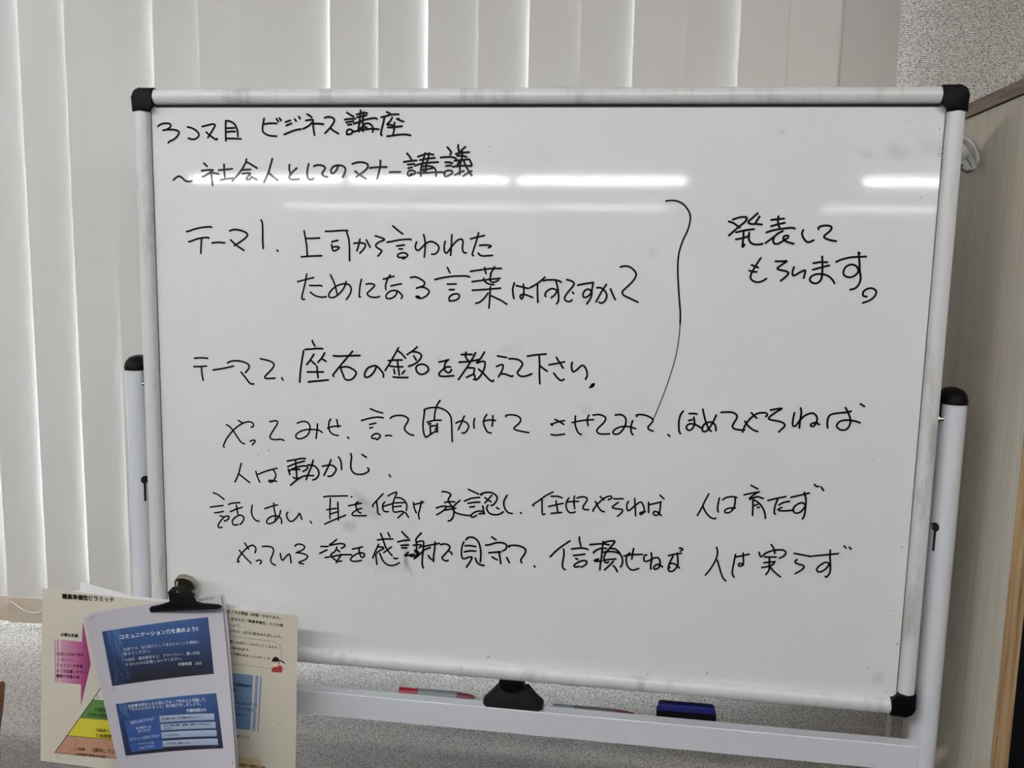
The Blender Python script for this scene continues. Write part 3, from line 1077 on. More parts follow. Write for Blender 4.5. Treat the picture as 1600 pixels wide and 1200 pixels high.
    'moved': '''25:-4422,-1264 -4462,-1409 -4502,-1512 -4536,-1573
25:-4472,-1433 -4380,-1501 -4287,-1569
25:-4180,-1380 -4153,-1474 -4117,-1550
25:-4143,-1428 -4002,-1365 -3824,-1310
25:-3889,-1340 -3853,-1393 -3854,-1457 -3902,-1532 -3958,-1539 -3958,-1514 -3902,-1514 -3836,-1523
25:-1996,-1312 -1972,-1346
28:-3653,-1184 -3516,-1153 -3431,-1133 -3352,-1129
28:-3647,-1276 -3538,-1226 -3432,-1188 -3368,-1171
28:-3639,-1315 -3614,-1398
28:-3619,-1345 -3581,-1312 -3496,-1276 -3401,-1250 -3338,-1249 -3315,-1266 -3338,-1303 -3397,-1338
28:-3516,-1179 -3507,-1318 -3498,-1452
28:-3560,-1319 -3497,-1307 -3449,-1309
28:-3556,-1440 -3520,-1459 -3435,-1443
28:-3606,-1573 -3542,-1517 -3435,-1438 -3339,-1402 -3223,-1397
28:-3226,-1148 -3253,-1242 -3307,-1369 -3345,-1469
28:-3316,-1230 -3243,-1229 -3180,-1258 -3139,-1318 -3139,-1380 -3182,-1444 -3235,-1466
28:-3075,-1237 -2991,-1217 -2918,-1213 -2861,-1251 -2856,-1292 -2898,-1356 -2940,-1387 -2987,-1394
28:-2936,-1127 -2970,-1216 -3007,-1290 -3050,-1380
28:-2813,-1074 -2782,-1119 -2767,-1195 -2764,-1271
28:-2615,-1010 -2600,-1063 -2611,-1145 -2611,-1237 -2585,-1297 -2534,-1330 -2461,-1333 -2389,-1317 -2332,-1278 -2321,-1252 -2339,-1222
28:-2431,-1013 -2362,-1055''',
    'listening': '''25:-4906,-1772 -4822,-1803 -4726,-1873
25:-4964,-2014 -4855,-1994 -4745,-1974
25:-4892,-2106 -4816,-2090 -4745,-2072
25:-4804,-2147 -4750,-2160
25:-4731,-2231 -4676,-2205 -4648,-2163 -4668,-2145 -4722,-2161 -4792,-2232 -4835,-2302 -4833,-2339 -4802,-2346 -4770,-2338
25:-4652,-1951 -4581,-1925 -4461,-1909
25:-4622,-2069 -4529,-2023 -4420,-1983
25:-4520,-1953 -4509,-2029 -4497,-2101
25:-4467,-2271 -4425,-2229 -4396,-2167 -4416,-2126 -4477,-2119 -4552,-2164 -4594,-2220 -4582,-2279 -4542,-2285 -4501,-2273
25:-4250,-1940 -4265,-2040 -4247,-2125 -4201,-2181 -4140,-2197
25:-4042,-1984 -3934,-1940 -3824,-1907
25:-3890,-1882 -3881,-1990 -3863,-2087 -3871,-2186
25:-3777,-1996 -3789,-2056 -3830,-2131 -3891,-2194 -3966,-2226 -4013,-2209 -3998,-2155 -3937,-2109 -3856,-2087 -3790,-2109 -3763,-2153 -3762,-2208
25:-3655,-2017 -3679,-2056 -3663,-2120 -3617,-2164 -3563,-2147 -3496,-2077 -3462,-2022 -3442,-2067 -3423,-2121
25:-3284,-2142 -3264,-2171
25:-3058,-1730 -2990,-1716 -2832,-1703 -2669,-1690
25:-2610,-1703 -2600,-1700
25:-2951,-1749 -2959,-1932 -2960,-2076
25:-2829,-1804 -2823,-1963 -2822,-2096
25:-3011,-1938 -2926,-1917 -2853,-1906
25:-2950,-2003 -2847,-1962
25:-3046,-2173 -2900,-2098 -2703,-2005
25:-2653,-1851 -2546,-1822 -2444,-1796
25:-2493,-1774 -2533,-1808 -2526,-1873 -2494,-1936 -2448,-1955
25:-2442,-1880 -2513,-1904 -2585,-1961 -2592,-1994 -2533,-2003 -2364,-1992
25:-2094,-1623 -2182,-1722 -2260,-1817 -2253,-1843
25:-2195,-1762 -2182,-1871 -2176,-1941 -2143,-1959
25:-2066,-1754 -2098,-1801 -2092,-1872 -2066,-1905 -2008,-1905
25:-2092,-1826 -1943,-1772
25:-2015,-1652 -1937,-1605 -1873,-1584 -1892,-1647 -1924,-1732 -1937,-1817 -1924,-1893 -1885,-1904 -1808,-1886 -1757,-1896 -1801,-1944 -1853,-1995
25:-1873,-1672 -1809,-1674 -1745,-1715 -1712,-1777 -1718,-1868
25:-1911,-1757 -1751,-1745
25:-1918,-1822 -1802,-1802
25:-1731,-1901 -1682,-1975
25:-1604,-1732 -1590,-1821 -1558,-1896
25:-1593,-1764 -1444,-1719
25:-1476,-1705 -1501,-1828 -1523,-1920 -1510,-1990
26:-1152,-1532 -1084,-1532 -1033,-1552 -1015,-1579 -1049,-1638 -1048,-1684 -1008,-1739 -967,-1794 -961,-1862 -977,-1933 -1011,-1978 -1050,-1993
26:-1110,-1702 -1031,-1683 -949,-1684
26:-1241,-1799 -1167,-1770 -1087,-1761 -1109,-1814 -1177,-1870 -1234,-1906
26:-1093,-1767 -973,-1758
26:-1098,-1823 -933,-1780
26:-867,-1653 -928,-1711 -973,-1766 -984,-1795 -938,-1850 -858,-1873 -767,-1885 -688,-1883
26:-739,-1471 -660,-1503 -578,-1536
26:-797,-1660 -692,-1611 -560,-1588
26:-742,-1694 -646,-1671 -556,-1663
26:-713,-1750 -639,-1737
26:-603,-1874 -654,-1906 -688,-1903 -683,-1868 -632,-1825 -565,-1803 -509,-1805
26:-510,-1720 -498,-1788 -483,-1846
26:-564,-1849 -503,-1834
26:-530,-1548 -547,-1537 -480,-1507 -402,-1499 -334,-1521 -288,-1570 -304,-1639 -342,-1687 -381,-1706
26:-479,-1587 -433,-1618 -382,-1646
26:-373,-1543 -428,-1612 -477,-1670
26:-426,-1701 -448,-1739 -436,-1789 -396,-1833 -328,-1848 -250,-1835 -189,-1793
26:-296,-1732 -257,-1752
26:-135,-1529 -176,-1608 -183,-1677 -162,-1744 -116,-1798 -49,-1811
26:82,-1788 90,-1801
25:570,-1436 461,-1498 360,-1580 266,-1653 282,-1667
25:404,-1554 407,-1690 418,-1795 454,-1785
25:542,-1504 637,-1498 711,-1518
25:510,-1665 626,-1631 728,-1602
25:617,-1571 635,-1668 652,-1750
25:549,-1771 710,-1746
25:813,-1515 785,-1561 773,-1637 797,-1711 849,-1745 914,-1726
25:786,-1576 960,-1558
25:897,-1480 891,-1570 905,-1674
25:937,-1507 1001,-1485 1074,-1491 1087,-1535 1042,-1613 1029,-1659 1066,-1679 1117,-1679
25:1214,-1543 1267,-1636 1313,-1686 1353,-1694
25:1283,-1464 1343,-1512
25:1183,-1699 1189,-1671 1251,-1578 1349,-1482 1434,-1447 1457,-1476 1407,-1506
25:1486,-1486 1629,-1477
25:1560,-1536 1469,-1616 1542,-1637 1621,-1644 1616,-1689 1553,-1753
25:1709,-1512 1686,-1573 1700,-1647 1729,-1649 1784,-1597 1860,-1526 1902,-1516 1933,-1566 1950,-1639 1931,-1684 1896,-1704 1888,-1680 1923,-1663 1965,-1656
25:1800,-1462 1813,-1603 1825,-1728
25:2009,-1509 2015,-1664
25:2025,-1542 2109,-1518 2193,-1490
25:2186,-1498 2183,-1594 2166,-1677 2124,-1702 2087,-1682 2100,-1644 2143,-1649 2205,-1700
25:2172,-1388 2233,-1444
25:2884,-1328 2840,-1422 2790,-1549 2733,-1666
25:2810,-1526 2856,-1611 2916,-1674 2973,-1700 3003,-1688
25:3040,-1380 3025,-1484 3025,-1564 3037,-1593
25:3090,-1406 3137,-1367 3233,-1347 3289,-1358
25:3269,-1374 3267,-1469 3243,-1543 3191,-1593 3135,-1594 3133,-1557 3187,-1525 3277,-1519
25:3485,-1160 3584,-1210
25:3393,-1311 3505,-1277 3607,-1252
25:3574,-1268 3508,-1323 3472,-1372 3537,-1343 3591,-1325
25:3591,-1325 3672,-1349
25:3525,-1380 3530,-1511 3531,-1616
25:3539,-1379 3610,-1419 3677,-1502 3709,-1587 3717,-1645
25:3550,-1463 3597,-1441
25:3593,-1489 3621,-1485
25:3738,-1374 3852,-1338 3987,-1301
25:3879,-1337 3845,-1448 3837,-1550 3859,-1575
25:3899,-1433 3965,-1390 4045,-1370
25:3942,-1468 3889,-1503 3931,-1518 4013,-1513 4108,-1497
25:4062,-1307 4189,-1268 4315,-1228
25:4247,-1221 4277,-1334 4276,-1465 4269,-1566 4245,-1623
25:4265,-1407 4236,-1380 4183,-1391 4118,-1445 4109,-1511 4151,-1542 4218,-1512 4267,-1436
25:4381,-1095 4402,-1118 4443,-1123
25:4477,-1128 4514,-1179''',
    'gratitude': '''26:-4392,-2573 -4359,-2624 -4326,-2675
26:-4487,-2704 -4436,-2763 -4370,-2832 -4290,-2905
26:-4524,-2897 -4494,-2895 -4514,-2856 -4450,-2757 -4352,-2650 -4263,-2604 -4216,-2628 -4203,-2673 -4221,-2725
26:-4200,-2863 -4152,-2844 -4112,-2861 -4137,-2910
26:-4091,-2612 -4013,-2604 -3932,-2615 -3903,-2666 -3927,-2748 -3956,-2823 -3936,-2882 -3876,-2911
26:-3792,-2709 -3780,-2784 -3753,-2818 -3719,-2780 -3658,-2716 -3631,-2727 -3613,-2852
26:-3542,-2568 -3542,-2561 -3488,-2531 -3415,-2540 -3382,-2577 -3422,-2626 -3527,-2677
26:-3527,-2677 -3436,-2680 -3356,-2701 -3337,-2733 -3377,-2782 -3485,-2837 -3405,-2855
27:-3113,-2545 -2996,-2537
27:-3134,-2662 -3014,-2594
27:-2852,-2412 -2912,-2466 -2974,-2517 -2877,-2493 -2782,-2475 -2717,-2488 -2729,-2524 -2776,-2551
27:-2847,-2535 -2877,-2606 -2949,-2670 -2914,-2721 -2855,-2765 -2819,-2774 -2774,-2759
27:-2836,-2585 -2800,-2612
27:-3045,-2724 -2902,-2691 -2759,-2657 -2605,-2646
27:-2777,-2652 -2807,-2708 -2861,-2795
27:-2593,-2553 -2522,-2534 -2427,-2504
27:-2486,-2537 -2475,-2613 -2445,-2676 -2404,-2662 -2398,-2620 -2433,-2604 -2498,-2615 -2581,-2668 -2623,-2718 -2605,-2747 -2534,-2750 -2445,-2727
27:-2181,-2375 -2064,-2352 -1935,-2343
27:-2132,-2266 -2093,-2363 -2040,-2501 -1946,-2614
27:-2015,-2247 -1980,-2309
27:-2163,-2444 -2204,-2535 -2260,-2675
27:-2163,-2488 -2087,-2486
27:-1953,-2473 -2017,-2523 -2081,-2574
27:-2192,-2594 -2169,-2562 -2081,-2509
27:-2210,-2618 -2192,-2777
27:-2145,-2590 -2122,-2648 -2087,-2716 -2016,-2770 -1946,-2777 -1876,-2754 -1829,-2724
27:-1917,-2651 -1888,-2661 -1855,-2652
28:-1789,-2212 -1742,-2262 -1686,-2311
28:-1854,-2386 -1773,-2359 -1664,-2341
28:-1803,-2437 -1679,-2423
28:-1791,-2477 -1706,-2471
28:-1683,-2542 -1740,-2605 -1663,-2584 -1594,-2568
28:-1651,-2603 -1601,-2603 -1524,-2574
28:-1476,-2215 -1526,-2271 -1560,-2327 -1552,-2397 -1551,-2514
28:-1541,-2365 -1479,-2345 -1441,-2354 -1440,-2420 -1447,-2522 -1458,-2632 -1457,-2726 -1438,-2780
28:-1606,-2424 -1540,-2408 -1487,-2408 -1471,-2426 -1509,-2456
28:-1586,-2502 -1540,-2513 -1516,-2543 -1555,-2577
28:-1571,-2531 -1509,-2550
28:-1589,-2642 -1508,-2573 -1432,-2490 -1332,-2440
28:-1440,-2432 -1333,-2401 -1187,-2363
28:-1257,-2346 -1259,-2447 -1274,-2557 -1277,-2662
28:-1358,-2571 -1339,-2608 -1300,-2637
28:-1164,-2382 -1111,-2367 -1050,-2374 -1019,-2411 -1034,-2455 -1094,-2529 -1135,-2578 -1135,-2610 -1100,-2634 -1062,-2639 -1043,-2626
28:-1022,-2485 -999,-2495 -983,-2525
28:-797,-2312 -821,-2370 -833,-2454 -829,-2547 -798,-2586 -732,-2560 -672,-2546 -676,-2588 -711,-2652 -751,-2712
28:-762,-2274 -737,-2241 -677,-2229 -616,-2248 -565,-2307 -538,-2392 -526,-2494 -534,-2614
28:-778,-2373 -695,-2367 -609,-2376
28:-789,-2473 -694,-2449 -608,-2449
28:-611,-2562 -585,-2628 -539,-2660 -473,-2671
28:-360,-2203 -294,-2247
28:-453,-2340 -403,-2334 -303,-2296 -203,-2285 -138,-2308 -127,-2349 -146,-2391 -186,-2414
28:-401,-2460 -321,-2447 -211,-2431
28:-246,-2429 -229,-2515 -212,-2622
28:-349,-2525 -268,-2564
28:-119,-2517 -77,-2597
28:-82,-2346 -98,-2331 -33,-2315 57,-2316 137,-2341 173,-2384 154,-2447 106,-2522 102,-2558 117,-2583
28:312,-2618 321,-2640
28:849,-2186 771,-2245 654,-2343 553,-2458
28:754,-2324 764,-2394 751,-2502 745,-2585 762,-2634 791,-2644
28:990,-2115 996,-2180 1018,-2257
28:877,-2311 971,-2293 1066,-2286 1126,-2303
28:908,-2412 991,-2398 1081,-2378
28:945,-2455 977,-2471
28:1036,-2589 1091,-2552 1117,-2509 1097,-2482 1033,-2490 963,-2528 924,-2568 941,-2592 1008,-2579
28:1155,-2223 1254,-2208 1348,-2197 1443,-2207
28:1354,-2160 1343,-2271 1336,-2411 1323,-2511 1319,-2610
28:1219,-2350 1215,-2337 1280,-2288 1342,-2267 1405,-2267
28:1293,-2439 1231,-2468 1255,-2479 1345,-2466
28:1352,-2328 1384,-2326
28:1371,-2175 1448,-2149 1527,-2144 1497,-2203 1437,-2281 1393,-2350 1372,-2425 1389,-2481 1421,-2491 1444,-2477
28:1391,-2317 1478,-2311 1549,-2314 1604,-2335
28:1476,-2262 1539,-2266 1596,-2311 1637,-2374 1655,-2438 1650,-2504 1628,-2542
28:1396,-2448 1466,-2435 1553,-2422
28:1519,-2460 1462,-2530 1390,-2605
28:1517,-2530 1550,-2560 1583,-2620
27:1764,-2314 1722,-2348 1711,-2429 1728,-2508 1774,-2566 1828,-2577 1903,-2546
27:1675,-2366 1799,-2337 1947,-2322
27:1814,-2241 1803,-2322 1794,-2408
27:2014,-2327 1986,-2334 1973,-2380 1985,-2425 2033,-2421 2107,-2376 2173,-2356 2208,-2384 2220,-2443 2204,-2505 2162,-2540 2128,-2530 2141,-2489 2187,-2460 2226,-2473 2256,-2496
27:2080,-2287 2093,-2382 2082,-2463 2084,-2543
27:2338,-2314 2418,-2289 2526,-2263
27:2405,-2320 2358,-2433 2343,-2525 2373,-2558 2420,-2544 2461,-2496 2482,-2444 2478,-2355 2464,-2266
27:2366,-2503 2349,-2454 2396,-2431 2454,-2446 2508,-2495
27:2494,-2186 2527,-2187 2542,-2206 2510,-2228
25:3038,-2136 3057,-2212 3037,-2326 2975,-2460 2897,-2579
25:3060,-2333 3097,-2451 3150,-2593 3201,-2646
25:3320,-2226 3304,-2340 3288,-2470 3291,-2534 3317,-2578
25:3315,-2267 3419,-2238 3516,-2209
25:3428,-2199 3439,-2314 3435,-2379 3391,-2406 3370,-2380 3396,-2357 3442,-2378
25:3824,-2039 3870,-2108 3881,-2171
25:3659,-2170 3675,-2225 3697,-2232 3762,-2171 3878,-2123 3997,-2112 4041,-2152 4010,-2206 3952,-2238
25:3743,-2236 3907,-2225
25:3733,-2325 3896,-2298
25:3710,-2402 3833,-2366 3883,-2323
25:3810,-2240 3816,-2335 3814,-2432 3774,-2507
25:3834,-2390 3898,-2458 3985,-2524
25:4160,-2151 4283,-2167 4410,-2182
25:4206,-2244 4179,-2278 4218,-2307 4293,-2325 4313,-2356 4268,-2407 4194,-2460
25:4434,-2172 4592,-2145 4781,-2111
25:4668,-2065 4670,-2163 4682,-2274 4686,-2401 4644,-2480 4621,-2469
25:4667,-2275 4614,-2255 4536,-2308 4496,-2367 4513,-2405 4565,-2401 4628,-2349 4667,-2283
25:4857,-1992 4884,-2019
25:4931,-2003 4958,-2033''',
}



def ribbon(b, pts, w, y):
    P = smooth_path([Vector(p) for p in pts], 4)
    n = len(P)
    L, R = [], []
    for i in range(n):
        t = P[min(i + 1, n - 1)] - P[max(i - 1, 0)]
        if t.length < 1e-9:
            t = Vector((1, 0))
        t.normalize()
        q = Vector((-t.y, t.x)) * (w / 2)
        L.append(b.verts.new((P[i].x + q.x, y, P[i].y + q.y)))
        R.append(b.verts.new((P[i].x - q.x, y, P[i].y - q.y)))
    for i in range(n - 1):
        b.faces.new((L[i], L[i + 1], R[i + 1], R[i]))
    for i, j in ((0, 1), (n - 1, n - 2)):
        d = (P[i] - P[j]).normalized()
        q = Vector((-d.y, d.x))
        arc = []
        for k in range(1, 6):
            a = PI * k / 6
            v = P[i] + q * (w / 2) * math.cos(a) + d * (w / 2) * math.sin(a)
            arc.append(b.verts.new((v.x, y, v.y)))
        if i == 0:
            b.faces.new([R[0]] + arc + [L[0]])
        else:
            b.faces.new([L[i]] + arc + [R[i]])


M_FAINT = mat('drying_marker_ink', (62, 63, 64), 0.45, spec=0.3, coat=0.7, coat_rough=0.045)
GAP = 0.016


def groups(strokes):
    """words: strokes that stand closer together than GAP"""
    boxes = [(min(p[0] for p in t), max(p[0] for p in t), min(p[1] for p in t), max(p[1] for p in t)) for _, t in strokes]
    lab = list(range(len(strokes)))

    def root(i):
        while lab[i] != i:
            i = lab[i]
        return i
    for i in range(len(strokes)):
        for j in range(i):
            a, b = boxes[i], boxes[j]
            dx = max(a[0] - b[1], b[0] - a[1], 0)
            dz = max(a[2] - b[3], b[2] - a[3], 0)
            if max(dx, dz) < GAP:
                lab[root(i)] = root(j)
    out = {}
    for i in range(len(strokes)):
        out.setdefault(root(i), []).append((i, *strokes[i]))
    return list(out.values())


for key, text in WRITING.items():
    strokes = []
    for line in text.split('\n'):
        wid, co = line.split(':')
        pts = [tuple(int(c) / 1e4 for c in t.split(',')) for t in co.split()]
        strokes.append((int(wid), [(p[0], p[1] + BZ) for p in pts]))
    thin = [t for t in strokes if t[0] < 18]
    for word in groups([t for t in strokes if t[0] >= 18]):
        b = bmesh.new()
        for k, wid, pts in word:
            ribbon(b, pts, wid * 1.07 / 1e4, -0.0004 - 0.000004 * k)
        obj('handwriting', b, M_INK, panel)
    for wid, pts in thin:
        b = bmesh.new()
        ribbon(b, pts, wid / 1e4, -0.0004)
        tag(obj('handwriting', b, M_FAINT, panel), 'thin fading tail of the long brace', None)
# specks of ink left on the enamel
sp = bmesh.new()
SPECK = [(1468, 202), (1469, 229), (1472, 232), (1467, 236), (1470, 240), (1468, 244), (1473, 238), (1466, 241), (1323, 241), (1438, 309),
         (1222, 206), (1416, 189), (404, 711), (420, 704), (720, 300), (765, 229), (762, 1027), (764, 1026), (866, 1043), (816, 1038),
         (1104, 1052), (1106, 1051), (1012, 1053), (586, 896), (588, 899), (637, 902), (1365, 720), (1402, 1006), (1400, 1018), (1385, 1081),
         (1409, 855), (1397, 954), (1355, 1045), (1403, 1004), (1250, 420), (487, 988), (690, 775), (1312, 863), (1265, 893), (685, 560)]
for u, v in SPECK:
    p = at(u, v, 0)
    r = random.uniform(0.0006, 0.0011)
    sp.faces.new([sp.verts.new((p.x + r * math.cos(2 * PI * k / 8), -0.0004, p.z + r * math.sin(2 * PI * k / 8))) for k in range(8)])
tag(obj('ink_speck', sp, M_FAINT, panel), 'tiny scattered specks of dry ink', None, kind='stuff')

# ------------------------------------------------------------------ things on the tray
er = thing('whiteboard_eraser', 'dark blue whiteboard eraser with black felt on the white tray', 'eraser', (0.27, 0.03, TZ1 - 0.0115))
zf = TZ1 - 0.0115
ex0, ex1 = at(1027, 1105, 0.0230).x, at(1119, 1113, 0.0230).x
eb = extrude([(ex0 + 0.0005, TZ1 + 0.0085), (ex0 + 0.0015, TZ1 + 0.0165), (ex0 + 0.0045, TZ1 + 0.0195), (ex1 - 0.0045, TZ1 + 0.0195),
              (ex1 - 0.0015, TZ1 + 0.0165), (ex1 - 0.0005, TZ1 + 0.0085)], 'Y', 0.0232, 0.0405, 0.0028, 4)
obj('body', eb, M_BLUE, er, True, 40)
obj('felt', box(ex0 - 0.0008, ex1 + 0.0008, 0.0236, 0.0402, zf + 0.0002, TZ1 + 0.0085, 0.001), M_FELT, er)


def marker(x0, x1, r, y, label, cols, loc_z=zf):
    z = loc_z + r + 0.0002
    t = thing('marker_pen', label, 'marker', ((x0 + x1) / 2, y, loc_z))
    L = x1 - x0
    obj('cap', rod((x0, y, z), (x0 + L * 0.26, y, z), r * 0.97, 16), cols[0], t, True)
    obj('barrel', rod((x0 + L * 0.26, y, z), (x0 + L * 0.78, y, z), r, 16), cols[1], t, True)
    b = tube([(x0 + L * 0.78, y, z), (x0 + L * 0.92, y, z), (x0 + L, y, z)], r, 16, radii=[r * 0.95, r * 0.8, r * 0.5])
    obj('tail_plug', b, cols[2], t, True)


marker(-0.1905, -0.0660, 0.0082, 0.0312, 'grey marker with a red cap on the tray left of the black lock', (M_RED, M_GREY, M_DARKRED))
marker(0.0640, 0.1930, 0.0060, 0.0300, 'dark grey marker mostly sunk in the tray between the lock and blue eraser',
       (M_GREY, mat('dark_grey_plastic', (82, 80, 82), 0.4), M_DARKRED))


# ------------------------------------------------------------------ papers hung on the lower left corner
class Sheet:
    def __init__(self, o, ang, w, h, y, curl):
        self.o = Vector((o.x, o.z))
        a = math.radians(ang)
        self.ex = Vector((math.cos(a), math.sin(a)))
        self.ey = Vector((math.sin(a), -math.cos(a)))
        self.w, self.h, self.y, self.curl = w, h, y, curl

    def map(self, s, t, lift=0.0):
        p = self.o + self.ex * s + self.ey * t
        return Vector((p.x, self.y - self.curl(s / self.w, t / self.h) - lift, p.y))

    def inv(self, u, v):
        y = self.y
        for _ in range(25):
            p = at(u, v, y)
            q = Vector((p.x, p.z)) - self.o
            s, t = q.dot(self.ex), q.dot(self.ey)
            y = self.y - self.curl(s / self.w, t / self.h)
        return Vector((s, t))

    def mesh(self, nx=16, nz=16, thick=0.0003):
        b = bmesh.new()
        f, k = [], []
        for j in range(nz + 1):
            f.append([b.verts.new(self.map(self.w * i / nx, self.h * j / nz)) for i in range(nx + 1)])
            k.append([b.verts.new(self.map(self.w * i / nx, self.h * j / nz, -thick)) for i in range(nx + 1)])
        for j in range(nz):
            for i in range(nx):
                b.faces.new((f[j][i], f[j + 1][i], f[j + 1][i + 1], f[j][i + 1]))
                b.faces.new((k[j][i], k[j][i + 1], k[j + 1][i + 1], k[j + 1][i]))
        for i in range(nx):
            b.faces.new((f[0][i], f[0][i + 1], k[0][i + 1], k[0][i]))
            b.faces.new((f[nz][i], k[nz][i], k[nz][i + 1], f[nz][i + 1]))
        for j in range(nz):
            b.faces.new((f[j][0], k[j][0], k[j + 1][0], f[j + 1][0]))
            b.faces.new((f[j][nx], f[j + 1][nx], k[j + 1][nx], k[j][nx]))
        return b


class Print:
    """things printed on a sheet, collected into one mesh with printed colours"""

    def __init__(self, sheet, lift):
        self.s, self.lift, self.v, self.f, self.c = sheet, lift, [], [], []

    def poly(self, st, rgb, lift=0.0):
        n = len(self.v)
        for p in st:
            self.v.append(self.s.map(p[0], p[1], self.lift + lift))
            self.c.append(lin(rgb))
        self.f.append(list(range(n, n + len(st))))

    def quad(self, px, cols, nx=12, ny=8, lift=0.0):
        """px: TL TR BR BL pixels; cols: function of (a, b) in 0..1"""
        c = [self.s.inv(*p) for p in px]
        n = len(self.v)
        for j in range(ny + 1):
            for i in range(nx + 1):
                a, b = i / nx, j / ny
                p = (c[0] * (1 - a) + c[1] * a) * (1 - b) + (c[3] * (1 - a) + c[2] * a) * b
                self.v.append(self.s.map(p.x, p.y, self.lift + lift))
                self.c.append(lin(soft(cols(a, b) if callable(cols) else cols)))
        for j in range(ny):
            for i in range(nx):
                k = n + j * (nx + 1) + i
                self.f.append([k, k + nx + 1, k + nx + 2, k + 1])

    def line(self, px, w, rgb, lift=0.0, step=1):
        P = smooth_path([self.s.inv(*p) for p in px], step) if step > 1 else [self.s.inv(*p) for p in px]
        for p, q in zip(P, P[1:]):
            d = (q - p)
            if d.length < 1e-7:
                continue
            d.normalize()
            o = Vector((-d.y, d.x)) * (w / 2)
            e = d * (w * 0.3)
            m = max(1, int((q - p).length / 0.02))
            for k in range(m):
                a, b = p.lerp(q, k / m), p.lerp(q, (k + 1) / m)
                self.poly([a - e + o, b + e + o, b + e - o, a - e - o], rgb, lift)

    def text(self, body, a, b, rgb, bold=0.0, lift=0.0, hs=1.0):
        cu = bpy.data.curves.new('lettering', 'FONT')
        cu.body = body
        cu.resolution_u = 2
        o = bpy.data.objects.new('lettering', cu)
        COL.objects.link(o)
        bpy.context.view_layer.update()
        ev = o.evaluated_get(bpy.context.evaluated_depsgraph_get())
        me = ev.to_mesh()
        A, B = self.s.inv(*a), self.s.inv(*b)
        x0 = min(v.co.x for v in me.vertices)
        x1 = max(v.co.x for v in me.vertices)
        k = (B - A).length / (x1 - x0)
        d = (B - A).normalized()
        up = Vector((d.y, -d.x))
        copies = [(0.0, 0.0)] if bold < 0.004 else [(-bold, 0.0), (bold, 0.0), (0.0, bold), (0.0, -bold)]
        for cx, cy in copies:                  # heavier lettering: the same glyphs printed a hair apart
            n = len(self.v)
            for v in me.vertices:
                p = A + d * ((v.co.x - x0 + cx) * k) + up * ((v.co.y + cy) * k * hs)
                self.v.append(self.s.map(p.x, p.y, self.lift + lift))
                self.c.append(lin(rgb))
            for p in me.polygons:
                self.f.append([n + i for i in p.vertices])
        ev.to_mesh_clear()
        bpy.data.objects.remove(o)
        bpy.data.curves.remove(cu)

    def build(self, name, parent, m, label=None):
        me = bpy.data.meshes.new(name)
        off = parent.location
        me.from_pydata([v - off for v in self.v], [], self.f)
        at_ = me.color_attributes.new('ink', 'FLOAT_COLOR', 'POINT')
        for i, c in enumerate(self.c):
            at_.data[i].color = c
        me.materials.append(m)
        o = bpy.data.objects.new(name, me)
        COL.objects.link(o)
        o.parent = parent
        return tag(o, label, None)


def mixc(a, b, t):
    t = max(0, min(1, t))
    return tuple(x + (y - x) * t for x, y in zip(a, b))


# ---- the laminated A3 sheet
PO = Sheet(at(66, 919, -0.058), -1.6, 0.4305, 0.290, -0.058, lambda a, b: 0.016 * b * (1 - a) + 0.004 * math.sin(PI * a))
po = thing('laminated_poster', 'cream laminated poster with pyramid diagram hanging behind the slide handout', 'poster', (PO.o.x + 0.2, -0.058, 0.85))
obj('laminated_sheet', PO.mesh(60, 40, 0.0006), M_LAMINATE, po, True)
INK = (22, 20, 20)
pr = Print(PO, 0.0002)


def arrow_col(a, b):
    return mixc((203, 150, 168), (168, 62, 122), a * 0.9 + 0.06)


for u0, u1, w0 in ((85.2, 87.6, 0), (89.0, 92.4, 0.0)):
    pr.quad([(u0, 998.5), (u1, 998.8), (u1 + 0.2, 1066.2), (u0 + 0.2, 1065.8)], (198, 140, 160), 1, 3)
pr.quad([(94.5, 999.2), (129.5, 1003.0), (126.8, 1069.4), (94.2, 1066.2)], lambda a, b: mixc((204, 150, 170), (178, 80, 132), a), 8, 4)
pr.quad([(129.4, 972.0), (129.6, 971.8), (142.0, 1037.0), (126.6, 1036.5)], lambda a, b: mixc((178, 80, 132), (160, 50, 112), a), 3, 6)
pr.quad([(126.6, 1036.5), (142.0, 1037.0), (126.9, 1101.0), (126.4, 1101.0)], lambda a, b: mixc((178, 80, 132), (160, 50, 112), a), 3, 6)
pr.build('pink_arrow', po, M_PRINT_LAM)
pr = Print(PO, 0.0002)


def pyr(y):            # left and right outline of the pyramid at image height y along its left side
    k = (y - 1040.0) / (1176.0 - 1040.0)
    lx = 183 + (85.6 - 183) * k
    rx = 183 + (283 - 183) * k
    return (lx, y), (rx, y + (rx - lx) * 0.088)


for y0, y1, c in ((1041, 1093, (214, 210, 194)), (1093, 1121, (92, 142, 70)), (1121, 1149, (214, 202, 44)), (1149, 1176, (190, 138, 108))):
    (a, b), (d, e) = pyr(y0), pyr(y1)
    pr.quad([a, b, e, d], c, 10, 2)
for y in (1093, 1121, 1149, 1176):
    a, b = pyr(y)
    pr.line([a, b], 0.0007, (50, 46, 40), 0.0001)
pr.line([pyr(1041)[0], pyr(1176)[0]], 0.0012, (34, 30, 28), 0.0001)
pr.line([pyr(1041)[1], pyr(1176)[1]], 0.0012, (34, 30, 28), 0.0001)
pr.line([(117.5, 1149), (117, 1154.5), (122.5, 1157), (118, 1164), (112.5, 1173), (105, 1176), (95, 1177), (92, 1181), (89, 1184)], 0.0004, (70, 55, 45), 0.0002, 3)
pr.build('pyramid_diagram', po, M_PRINT_LAM)
pr = Print(PO, 0.0002)
BL1, BL2 = (108, 140, 178), (126, 150, 184)
